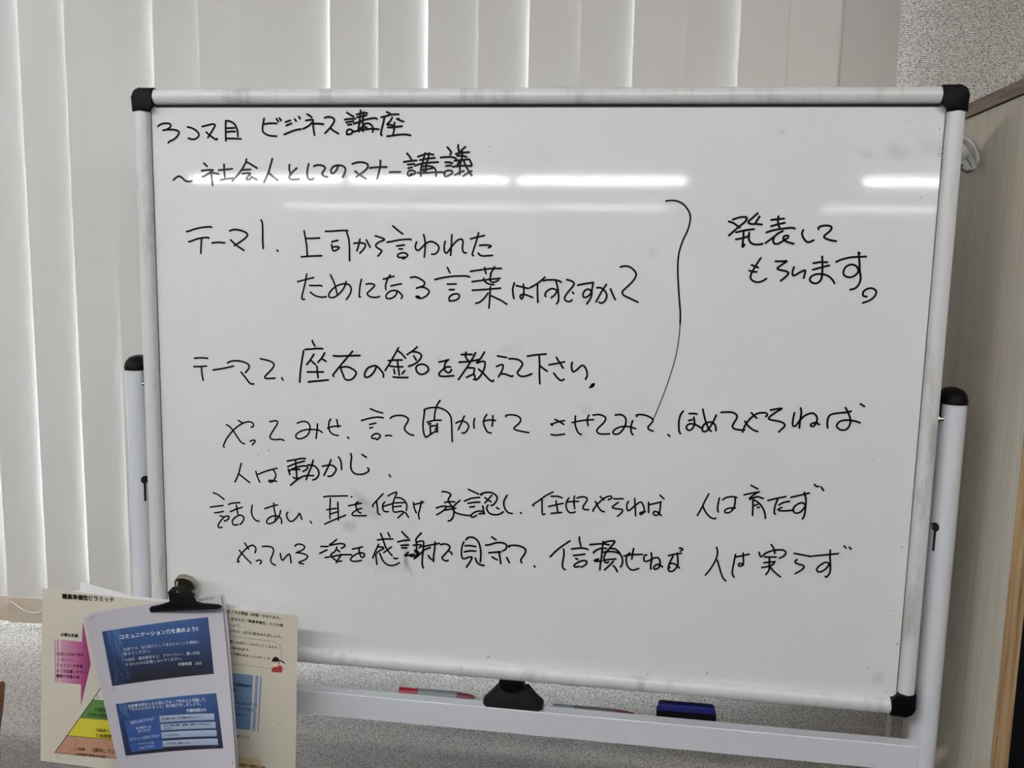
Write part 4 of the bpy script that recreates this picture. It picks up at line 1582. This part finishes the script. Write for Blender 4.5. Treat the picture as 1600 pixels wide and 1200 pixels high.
pr.quad([(330, 1047.6), (395.6, 1055), (391, 1140.6), (330, 1133.8)], lambda a, b: mixc(BL1, (98, 128, 170), b), 4, 4)
pr.quad([(399.4, 1055.4), (404.4, 1056), (399.0, 1142.5), (393.8, 1141.4)], BL2, 1, 4)
pr.quad([(406.9, 1056.3), (409.4, 1056.6), (404.0, 1143.2), (401.9, 1142.8)], (128, 140, 172), 1, 4)
pr.quad([(340, 1177.5), (409, 1186.2), (407, 1215), (340, 1207)], (204, 180, 128), 3, 2)
pr.build('blue_box', po, M_PRINT_LAM)
pr = Print(PO, 0.00025)
G = (74, 66, 58)
pr.line([(335, 990), (424, 1002)], 0.0005, G)
pr.line([(424, 1002), (431, 1003.6), (437, 1008), (439.6, 1014), (440, 1019)], 0.0005, G, 0, 4)
pr.line([(440, 1019), (440, 1029)], 0.0005, G)
pr.line([(335, 1033.2), (422.4, 1044.6)], 0.0005, G)
pr.line([(335, 990), (328, 991.5), (324, 997), (323, 1008), (323.5, 1022), (327, 1030), (335, 1033.2)], 0.0005, G, 0, 3)
pr.build('speech_balloon', po, M_PRINT_LAM)
# the small drawing of a person with a pencil at the balloon's corner
pr = Print(PO, 0.0003)


def blob(cx, cy, rx, ry, rgb, lift, a0=0, a1=360):
    st = [PO.inv(cx + rx * math.cos(math.radians(a0 + (a1 - a0) * k / 17)), cy + ry * math.sin(math.radians(a0 + (a1 - a0) * k / 17))) for k in range(18)]
    pr.poly(st, rgb, lift)


blob(432.5, 1046.2, 8.2, 4.6, (178, 58, 62), 0.0)
blob(438.0, 1044.6, 3.6, 5.6, (178, 58, 62), 0.00002)
pr.quad([(424.4, 1045.5), (441.2, 1046.5), (440.6, 1050.8), (424.8, 1049.8)], (178, 58, 62), 1, 1, 0.00003)
blob(431.0, 1033.6, 6.1, 7.4, (28, 22, 20), 0.00004)
blob(430.6, 1035.8, 5.0, 5.2, (226, 206, 188), 0.00008)
blob(430.6, 1031.6, 5.6, 2.6, (28, 22, 20), 0.00012)
blob(428.6, 1036.0, 0.6, 0.9, (28, 22, 20), 0.00016)
blob(432.9, 1036.0, 0.6, 0.9, (28, 22, 20), 0.00016)
pr.line([(438.2, 1031.6), (444.8, 1036.2)], 0.0020, (36, 26, 24), 0.0001)
blob(440.0, 1038.8, 1.7, 2.2, (222, 196, 178), 0.00014)
pr.line([(441.0, 1030.2), (442.2, 1027.8)], 0.0003, (110, 70, 60), 0.0001)
pr.build('drawn_person', po, M_PRINT_LAM)
pr = Print(PO, 0.0007)
T = pr.text
T('職業準備性ピラミッド', (97.6, 934.6), (178.4, 940.2), INK, 0.035)
pr.build('printed_title', po, M_PRINT_LAM)
pr = Print(PO, 0.0007)
T = pr.text
T('必要な支援', (95.4, 993.2), (122.2, 995.4), INK, 0.03)
T('（実際の作業や環境', (88.5, 1023.4), (131.2, 1025.2), (92, 30, 60))
T('にあわせて）', (93.0, 1031.6), (115.5, 1033.4), (92, 30, 60))
T('ジョブコーチ支援', (88.6, 1040.8), (130.0, 1043.0), (72, 20, 50), 0.012)
T('などで応援しやすい', (88.4, 1049.8), (134.6, 1052.4), (72, 20, 50), 0.012)
T('課題や支援の組', (88.0, 1057.6), (124.4, 1060.0), (72, 20, 50), 0.012)
pr.build('printed_text', po, M_PRINT_LAM)
pr = Print(PO, 0.0007)
T = pr.text
T('○', (151.2, 1091.0), (156.0, 1091.2), (40, 44, 60), 0.01)
T('○感情の安定', (148.4, 1111.0), (188.0, 1114.4), (30, 30, 24), 0.012)
T('○対人技能の力', (138.2, 1118.6), (184.0, 1122.4), (30, 30, 24), 0.012)
T('○起床と生活のリズム', (150.6, 1142.4), (206.0, 1146.8), (60, 40, 24), 0.012)
T('○金銭管理の力', (150.6, 1151.0), (194.0, 1154.6), (60, 40, 24), 0.012)
T('○食事', (118.4, 1171.4), (133.0, 1172.8), (66, 34, 28), 0.008)
T('（通院している）', (144.5, 1173.8), (190.0, 1177.8), (66, 34, 28), 0.008)
T('○体調不良時の対処', (118.4, 1179.8), (165.0, 1184.4), (66, 34, 28), 0.008)
pr.build('printed_text', po, M_PRINT_LAM)
pr = Print(PO, 0.0007)
T = pr.text
RT = (38, 32, 30)
T('にはさまざまな側面（段階）があります。', (339.5, 954.8), (438.5, 967.6), RT, 0.008)
T('として、あなたの「職業準備性」のどの側', (340.5, 965.8), (442.2, 979.0), RT, 0.008)
T('てみましょう。', (342.4, 975.4), (376.4, 979.8), RT, 0.008)
T('がついたもの）は○に色をぬりましょう。', (342.0, 984.8), (440.6, 997.0), RT, 0.008)
T('ほど、働く土台がしっかりしてくるので', (345.0, 1001.8), (433.2, 1013.4), RT, 0.008)
T('まると思われます。', (348.5, 1012.0), (390.6, 1017.6), RT, 0.008)
T('訓練や支援があるとよいか？」を', (350.8, 1021.4), (422.0, 1030.6), RT, 0.008)
T('ね。', (353.4, 1031.4), (360.5, 1032.2), RT, 0.008)
pr.build('printed_text', po, M_PRINT_LAM)
pr = Print(PO, 0.0007)
T = pr.text
DB = (32, 38, 58)
T('移行支援事業所', (356.0, 1069.6), (393.4, 1074.2), DB, 0.012)
T('訓練', (357.8, 1079.0), (367.6, 1080.0), DB, 0.03)
T('など…', (361.4, 1088.6), (377.4, 1090.4), DB, 0.008)
T('続けた土台づくり', (359.0, 1097.8), (402.2, 1103.4), DB, 0.012)
T('づくりができる', (361.0, 1106.6), (396.4, 1111.4), DB, 0.012)
T('取り組むと', (361.6, 1116.4), (385.4, 1119.6), DB, 0.008)
T('土台づくり', (364.0, 1150.6), (389.6, 1154.8), INK, 0.025)
pr.build('printed_text', po, M_PRINT_LAM)
pr = Print(PO, 0.0007)
T = pr.text
T('に相談や調整が必要', (371.0, 1195.6), (414.6, 1201.0), (50, 40, 30), 0.015)
pr.build('printed_text', po, M_PRINT_LAM)
for u, v, r in ((434.6, 1129.8, 0.7), (437.8, 1130.3, 0.7), (409.2, 1152.6, 0.5), (109.2, 1166.3, 0.6), (79.6, 937.6, 0.6), (427.2, 1149, 0.4)):
    pr = Print(PO, 0.0007)
    c = PO.inv(u, v)
    pr.poly([(c.x + r * 0.001 * math.cos(k * PI / 4), c.y + r * 0.001 * math.sin(k * PI / 4)) for k in range(8)], (40, 36, 32))
    pr.build('ink_dot', po, M_PRINT_LAM)

# ---- plain sheets showing above the poster
S1 = Sheet(at(126, 909, -0.046), -11.0, 0.12, 0.10, -0.046, lambda a, b: 0.0)
t = thing('paper_sheet', 'white paper corner poking out above the poster, leaning furthest right and down', 'paper', (S1.o.x + 0.05, -0.046, 0.95))
M_PAPER_LIT = mat('white_paper_lit', (222, 220, 220), 0.75, spec=0.25)  # same white paper, its colour lightened to make up for weak light
obj('sheet', S1.mesh(2, 2), M_PAPER_LIT, t)
S2 = Sheet(at(114, 922.2, -0.052), -0.6, 0.297, 0.20, -0.052, lambda a, b: 0.003 * math.sin(PI * a))
t = thing('paper_sheet', 'white landscape sheet just above the top edge of the cream poster', 'paper', (S2.o.x + 0.1, -0.052, 0.9))
obj('sheet', S2.mesh(10, 2), M_PAPER_LIT, t, True)

# ---- the slide handout
HTR = at(345, 931, -0.070)
ANG = 10.0
HW_, HH_ = 0.209, 0.297
tl = Vector((HTR.x, 0, HTR.z)) - Vector((math.cos(math.radians(ANG)), 0, math.sin(math.radians(ANG)))) * HW_


def hcurl(a, b):
    a1, b1 = max(0.0, min(1.15, a)), max(0.0, b)
    return 0.038 * max(0.0, 1 - a1) ** 1.6 * (1 - 0.15 * b1) + 0.065 * a1 * b1 ** 1.2


HO = Sheet(tl, ANG, HW_, HH_, -0.070, hcurl)
ho = thing('slide_handout', 'white printed handout with two dark blue slides under the black clip', 'handout', (tl.x + 0.1, -0.07, 0.85))
obj('sheet', HO.mesh(56, 40), M_PAPER, ho, True)
HB = Sheet(tl + Vector((0.0040, 0, 0.0048)), ANG - 0.8, HW_, HH_, -0.0665, lambda a, b: hcurl(a, b) * 0.97 - 0.001 * b)
hb = thing('paper_sheet', 'white sheet directly behind the slide handout, its right edge showing', 'paper', (tl.x + 0.11, -0.066, 0.85))
obj('sheet', HB.mesh(56, 40), M_PAPER, hb, True)


def slide_col(a, b):
    c = mixc((56, 92, 152), (40, 64, 114), b * 1.7)
    c = mixc(c, (36, 34, 46), (b - 0.45) / 0.5)
    c = mixc((34, 54, 98), c, min(1, a * 2.6 + 0.35))
    return mixc(c, (38, 52, 92), (a - 0.8) * 2)


SL1 = [(159.4, 986.8), (325.0, 964.2), (334.3, 1052.8), (175.6, 1072.0)]
SL2 = [(181.0, 1100.0), (338.0, 1083.0), (349.0, 1169.3), (196.5, 1181.0)]
for SLD in (SL1, SL2):
    pr = Print(HO, 0.0002)
    pr.quad(SLD, slide_col, 20, 12)
    c = [HO.inv(*p) for p in SLD]

    def sp_(a, b_):
        return (c[0] * (1 - a) + c[1] * a) * (1 - b_) + (c[3] * (1 - a) + c[2] * a) * b_
    rr = random.Random(3)
    one = SLD is SL1
    for k in range(26 if one else 12):          # pale circuit traces at the slide's left
        low = one and k > 15
        a = rr.uniform(0.01, 0.17 if one else 0.1)
        b0, b1 = (rr.uniform(0.5, 0.75), rr.uniform(0.8, 0.98)) if low else (0.0, rr.uniform(0.12, 0.62 if one else 0.3))
        mid = b0 + (b1 - b0) * rr.uniform(0.3, 0.8)
        dx = rr.uniform(-0.03, 0.05)
        P = [sp_(a, b0), sp_(a, mid), sp_(max(0.005, a + dx), b1)]
        for p, q in zip(P, P[1:]):
            dd = (q - p).normalized()
            o_ = Vector((-dd.y, dd.x)) * 0.00022
            pr.poly([p + o_, q + o_, q - o_, p - o_], (98, 132, 178) if not low else (70, 88, 124), 0.00008)
        e = P[-1]
        pr.poly([(e.x + 0.0007 * math.cos(i * PI / 4), e.y + 0.0007 * math.sin(i * PI / 4)) for i in range(8)], (98, 132, 178), 0.00009)
    W = (232, 236, 244)
    T = pr.text
    if one:
        T('コミュニケーション力を高めよう!!', (188.2, 998.4), (310.0, 985.2), W, 0.022, 0.00014)
        T('全部で15、自己紹介としてあなたのことを簡単に', (193.0, 1016.8), (311.4, 1004.8), W, 0.006, 0.00014)
        T('教えてください。', (193.8, 1024.0), (236.0, 1018.8), W, 0.006, 0.00014)
        T('※住所、電話番号など、プライバシー、重い内容', (196.5, 1033.0), (312.2, 1021.8), W, 0.006, 0.00014)
        T('を含むものは記載しないでください。', (197.2, 1040.4), (284.0, 1030.6), W, 0.006, 0.00014)
        T('所要時間　20分', (279.0, 1040.0), (315.6, 1038.2), W, 0.01, 0.00014)
    else:
        T('全部書き終わったら同じグループ内の人と交換して、', (200.0, 1105.4), (322.4, 1094.8), W, 0.012, 0.00014)
        T('「その人になりきって」自己紹介をしましょう。', (203.6, 1110.6), (313.4, 1101.2), W, 0.012, 0.00014)
        T('所要時間20分', (292.0, 1112.6), (322.6, 1111.0), W, 0.015, 0.00014)
        LB, GB, RIM = (44, 82, 156), (150, 166, 192), (90, 122, 186)
        rows = [([(195.3, 1127.0), (247.8, 1118.0), (250.2, 1129.8), (197.8, 1136.2)], [(248.9, 1118.6), (334.6, 1114.6), (335.4, 1124.6), (250.3, 1128.9)]),
                ([(197.8, 1138.0), (249.8, 1131.4), (251.6, 1142.6), (200.0, 1148.6)], [(250.8, 1131.6), (336.7, 1127.7), (337.5, 1137.7), (251.9, 1141.4)]),
                ([(200.4, 1150.4), (251.6, 1144.2), (253.0, 1155.0), (202.2, 1160.6)], [(252.2, 1144.0), (338.5, 1140.4), (339.1, 1150.2), (253.3, 1153.8)]),
                ([(202.8, 1162.6), (253.0, 1156.8), (255.0, 1168.6), (206.0, 1174.4)], [(253.6, 1157.4), (340.1, 1153.8), (341.3, 1163.8), (255.1, 1167.2)])]
        for lab, gr in rows:
            pr.quad(lab, LB, 4, 1, 0.00006)
            for p, q in zip(lab, lab[1:] + lab[:1]):
                pr.line([p, q], 0.0004, RIM, 0.0001)
            pr.quad(gr, lambda a, b: mixc((158, 174, 200), (140, 154, 180), b), 6, 1, 0.00008)
        T('目的は何ですか？', (205.0, 1131.0), (241.0, 1125.0), W, 0.01, 0.00016)
        T('自己開示とは', (213.0, 1139.4), (236.8, 1136.6), W, 0.01, 0.00016)
        T('何ですか？', (216.0, 1144.6), (235.8, 1141.8), W, 0.01, 0.00016)
        T('メリットは何ですか？', (204.0, 1157.0), (249.6, 1151.4), W, 0.01, 0.00016)
        T('デメリットは', (217.0, 1163.8), (240.6, 1161.6), W, 0.01, 0.00016)
        T('なんですか？', (218.6, 1170.0), (241.6, 1167.2), W, 0.01, 0.00016)
        K = (26, 28, 36)
        T('・自己開示を通して自己理解を深めることです。', (252.0, 1124.8), (317.6, 1121.0), K, 0.03, 0.00016)
        T('・自分の状態や感情、価値観、経験などを相手に伝える', (254.0, 1135.4), (331.0, 1132.4), K, 0.03, 0.00016)
        T('ことです。', (257.2, 1139.4), (269.0, 1138.8), K, 0.03, 0.00016)
        T('・いっぱいあるよ', (256.2, 1150.0), (279.8, 1148.8), K, 0.03, 0.00016)
        T('・やりすぎると負担になるよ', (258.0, 1163.4), (297.2, 1161.6), K, 0.03, 0.00016)
    pr.build('printed_slide', ho, M_PRINT)
for name, fn in (('printed_date', lambda q: q.text('2026/9/15', (310.2, 939.4), (333.6, 936.2), (40, 40, 44), 0.006)),
                 ('page_number', lambda q: q.line([(363.4, 1189.4), (364.0, 1194.0)], 0.0006, (40, 40, 44))),
                 ('slide_number', lambda q: q.line([(176.6, 1074.4), (177.2, 1077.4)], 0.0005, (40, 40, 44))),
                 ('slide_number', lambda q: q.text('2', (197.6, 1186.0), (199.2, 1185.8), (40, 40, 44)))):
    pr = Print(HO, 0.0002)
    fn(pr)
    pr.build(name, ho, M_PRINT)
stp = tube([HO.map(*HO.inv(140.2, 965.4), 0.0008), HO.map(*HO.inv(145, 964.2), 0.0010), HO.map(*HO.inv(150, 962.2), 0.0008)], 0.00035, 6)
obj('staple', stp, M_GREY, ho, True)

# ------------------------------------------------------------------ the magnetic bulldog clip
cl = thing('bulldog_clip', 'large black clip with a round nickel magnet holding papers to the board', 'clip', (-0.53, -0.03, 1.0))


def pxpoly(px, y):
    return [(at(u, v, y).x, at(u, v, y).z) for u, v in px]


YJ = -0.083
jaw_px = [(234.0, 950.6), (236.4, 947.2), (252.0, 944.6), (266.0, 941.4), (267.2, 938.0), (262.4, 931.0), (259.4, 927.2), (262.0, 924.2), (264.6, 920.8),
          (284.0, 920.2), (289.4, 922.2), (292.0, 925.4), (295.8, 927.0), (300.0, 933.6), (305.0, 942.0), (318.0, 943.2), (341.0, 944.6), (347.2, 948.0), (345.0, 949.4),
          (330.0, 950.4), (290.0, 952.6), (250.0, 954.6), (238.4, 955.8), (235.0, 954.0)]
jb = extrude(pxpoly(jaw_px, YJ), 'Y', YJ - 0.0025, YJ + 0.0025, 0.0012, 2)
# lean: the foot of the jaw presses on the paper, its shoulders stand back towards the magnet
zj = at(290, 952, YJ).z
for v in jb.verts:
    h = v.co.z - zj
    if h > 0.012:
        v.co.y += (h - 0.012) * 0.55
jaw = obj('jaw', jb, M_BLACK, cl, True, 40)
# curled lip along the foot of the jaw
lip = [at(u, v, YJ) for u, v in ((236.5, 953.0), (262, 951.4), (290, 950.2), (318, 949.0), (344, 947.6))]
obj('jaw_lip', tube([p + Vector((0, -0.0018, -0.0008)) for p in lip], 0.0023, 10), M_BLACK, cl, True)
HCY = -0.0185
hc = at(290.0, 913.0, HCY)
TILT = Matrix.Rotation(math.radians(22), 4, 'X')          # the plate leans with its top towards the board


def tilted(bm):
    M = Matrix.Translation((hc.x, HCY, hc.z)) @ TILT
    bmesh.ops.transform(bm, matrix=M, verts=bm.verts)
    return bm


def ring(cx, cy, cz, r0, y0, r1, y1, bm, seg=36, cap0=False, cap1=False):
    a = [bm.verts.new((cx + r0 * math.cos(2 * PI * k / seg), y0, cz + r0 * math.sin(2 * PI * k / seg))) for k in range(seg)]
    c = [bm.verts.new((cx + r1 * math.cos(2 * PI * k / seg), y1, cz + r1 * math.sin(2 * PI * k / seg))) for k in range(seg)]
    for k in range(seg):
        bm.faces.new((a[k], a[(k + 1) % seg], c[(k + 1) % seg], c[k]))
    if cap0:
        bm.faces.new(a)
    if cap1:
        bm.faces.new(c[::-1])


R0 = 0.0180
disc = bmesh.new()
ring(0, 0, 0, R0, 0.004, R0, -0.003, disc, cap0=True)                    # a shallow dish with a rolled rim
ring(0, 0, 0, R0, -0.003, R0 - 0.0012, -0.0042, disc)
ring(0, 0, 0, R0 - 0.0012, -0.0042, R0 - 0.0026, -0.0030, disc)
ring(0, 0, 0, R0 - 0.0026, -0.0030, R0 - 0.0036, 0.0008, disc)
dk = obj('handle_plate', tilted(disc), M_NICKEL, cl, True, 40)
dish = bmesh.new()
ring(0, 0, 0, R0 - 0.0036, 0.0008, 0.0030, 0.0012, dish, cap1=True)
obj('dish', tilted(dish), mat('tarnished_bronze', (96, 86, 66), 0.4, metal=1.0), dk, True, 40)
obj('rivet_hole', tilted(rod((-0.001, 0.0006, 0.0035), (-0.001, 0.002, 0.0035), 0.0026, 14)), M_DARK, dk)
# straps running from the plate down to the spring behind the jaw
st = bmesh.new()
for k in (-1, 1):
    tube([(hc.x + k * 0.0120, HCY - 0.004, hc.z - 0.009), (hc.x + k * 0.0128, -0.040, hc.z - 0.0185), (hc.x + k * 0.0130, -0.060, hc.z - 0.0225)], 0.0024, 8, bm=st)
obj('strap', st, M_NICKEL, cl, True)
obj('magnet', rod((hc.x, -0.0006, hc.z - 0.001), (hc.x, -0.0135, hc.z - 0.001), 0.0085, 28), M_NICKEL, cl, True)
sp1 = at(303.5, 927.5, -0.062)
sb = rod((sp1.x - 0.030, sp1.y, sp1.z), (sp1.x + 0.003, sp1.y, sp1.z), 0.0028, 12)
tube([(sp1.x, sp1.y, sp1.z), (sp1.x - 0.001, sp1.y + 0.01, sp1.z - 0.008), (sp1.x - 0.004, sp1.y + 0.016, sp1.z - 0.016)], 0.0018, 8, bm=sb)
obj('spring', sb, M_NICKEL, cl, True)
obj('wire_loop', tube([at(276.6, 909, -0.046), at(276.6, 921, -0.074), at(277.0, 925.5, -0.0800), at(279.0, 925.6, -0.0800)], 0.0008, 8), M_STEEL, cl, True)
# the hidden second jaw behind the papers
obj('jaw', box(hc.x - 0.016, hc.x + 0.016, -0.0440, -0.0415, zj - 0.004, zj + 0.004, 0.0008), M_BLACK, cl)

# ------------------------------------------------------------------ partition on the right
PXL, PT = 0.683, 0.0215
pa = thing('partition_panel', 'tall greige wood-grain partition with plywood edge right of the whiteboard', 'partition', (PXL + 0.01, 0.12, 0))
obj('panel', box(PXL, PXL + PT, -0.0845, WALL_Y - 0.0015, 0.0, 1.8145), M_PANEL, pa)
obj('edge_band', box(PXL - 0.0004, PXL + PT, -0.0875, -0.0845, 0.0, 1.8145), M_PLY, pa)
obj('top_trim', box(PXL - 0.0035, PXL, -0.0845, WALL_Y - 0.0015, 1.7940, 1.8145), M_TRIM, pa)
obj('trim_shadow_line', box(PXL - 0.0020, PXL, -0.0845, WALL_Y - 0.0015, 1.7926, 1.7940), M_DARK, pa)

# white coil of cable hanging on the partition
cc = thing('cable_coil', 'looped coil of thin white cable hanging on the wood-grain partition', 'cable', (PXL - 0.012, 0.225, 1.73))
cb = bmesh.new()


def on_panel(u, v, x):
    d = CAM_R * ((u - 800) / FPX) + CAM_D * ((v - 600) / FPX) + CAM_F
    return CAM_POS + d * ((x - CAM_POS.x) / d.x)


def loop_px(pts, x, r=0.0015):
    P = smooth_path([on_panel(u, v, x) for u, v in pts], 6)
    tube(P, r, 8, bm=cb)


loop_px([(1494, 213), (1507, 214.5), (1517, 221), (1524, 231), (1527, 243), (1525.5, 255), (1521, 262)], PXL - 0.0100)
loop_px([(1496, 217), (1510, 218), (1519, 225), (1526, 236), (1529.5, 246), (1528, 256), (1523.5, 263)], PXL - 0.0055)
loop_px([(1490, 214), (1500, 222), (1508, 231), (1516, 243), (1521.5, 254), (1523.5, 262)], PXL - 0.0150)
loop_px([(1488, 218), (1500, 228), (1508.5, 238), (1515, 249), (1519.5, 259), (1523, 263.5)], PXL - 0.0175)
loop_px([(1489, 224), (1499, 231), (1508, 241), (1513.5, 252), (1518.5, 260)], PXL - 0.0135)
loop_px([(1494, 236), (1503, 243), (1509, 252), (1514, 260), (1519, 264), (1522, 262)], PXL - 0.0190)
loop_px([(1492, 243), (1503, 247), (1509, 246), (1513, 242), (1508, 234)], PXL - 0.0205)
obj('cable', cb, M_CABLE, cc, True)
p = on_panel(1522.5, 262, PXL)
obj('cable_tie', tube([Vector((PXL - 0.020, p.y - 0.006, p.z + 0.003)), Vector((PXL - 0.0215, p.y, p.z - 0.001)), Vector((PXL - 0.010, p.y + 0.002, p.z - 0.007)),
                       Vector((PXL - 0.002, p.y - 0.004, p.z - 0.003))], 0.0022, 8), M_GREY, cc, True)
hk = on_panel(1493, 214, PXL)
obj('hook', tube([Vector((PXL, hk.y, hk.z + 0.012)), Vector((PXL - 0.014, hk.y, hk.z + 0.006)), Vector((PXL - 0.018, hk.y, hk.z - 0.003)),
                  Vector((PXL - 0.022, hk.y, hk.z + 0.004))], 0.002, 8), M_STEEL, cc, True)

# small round white fitting standing on the partition's top edge
q = at(1606, 124, 0.035)
fc = thing('cable_grommet', 'small round white fitting with dark groove on top of the partition', 'fitting', (PXL + 0.011, 0.035, 1.8145))
gb = rod((PXL + 0.0110, 0.022, 1.8145 + 0.0142), (PXL + 0.0110, 0.046, 1.8145 + 0.0142), 0.0142, 28)
obj('ring', gb, M_VINYL, fc, True, 40)
ib = bmesh.new()
ring(PXL + 0.0110, 0, 1.8145 + 0.0142, 0.0098, 0.0214, 0.0082, 0.0214, ib)
ring(PXL + 0.0110, 0, 1.8145 + 0.0142, 0.0098, 0.0214, 0.0098, 0.0222, ib)
ring(PXL + 0.0110, 0, 1.8145 + 0.0142, 0.0082, 0.0214, 0.0082, 0.0222, ib)
obj('groove', ib, M_DARK, fc)

# black cabinet on the far side of the partition
cbn = thing('black_cabinet', 'black steel cabinet half hidden beyond the plywood edge of the partition', 'cabinet', (0.96, 0.16, 0))
obj('body', box(0.712, 1.21, 0.0, 0.31, 0.0, 1.085, 0.002), M_CABINET, cbn)
dr = obj('door', box(0.716, 1.206, -0.016, 0.0, 0.05, 1.081, 0.002), M_CABINET, cbn)
obj('handle', box(1.14, 1.155, -0.030, -0.016, 0.62, 0.76, 0.003), M_BLACK, dr)

# wooden chair whose back just reaches into the left of the view
chr_ = thing('wooden_chair', 'brown wooden chair, only a back corner showing at far left', 'chair', (-1.10, -0.16, 0))
pts = [(-1.295, 0.63), (-0.918, 0.63), (-0.8935, 0.765), (-0.8855, 0.806), (-0.8895, 0.8125), (-1.322, 0.8125), (-1.327, 0.806), (-1.319, 0.765)]
obj('backrest', extrude(pts, 'Y', -0.010, 0.010, 0.004, 2), M_CHAIR, chr_, True, 40)
obj('seat', box(-1.32, -0.89, -0.44, 0.0, 0.42, 0.45, 0.008), M_CHAIR, chr_, True)
for lx in (-1.30, -0.925):
    obj('leg', tube([(lx, 0.0, 0.63), (lx, 0.0, 0.43), (lx, 0.015, 0.0)], 0.016, 10, radii=[0.013, 0.017, 0.013]), M_CHAIR, chr_, True)
    obj('leg', rod((lx, -0.41, 0.42), (lx, -0.42, 0.0), 0.018, 10, r2=0.013), M_CHAIR, chr_, True)
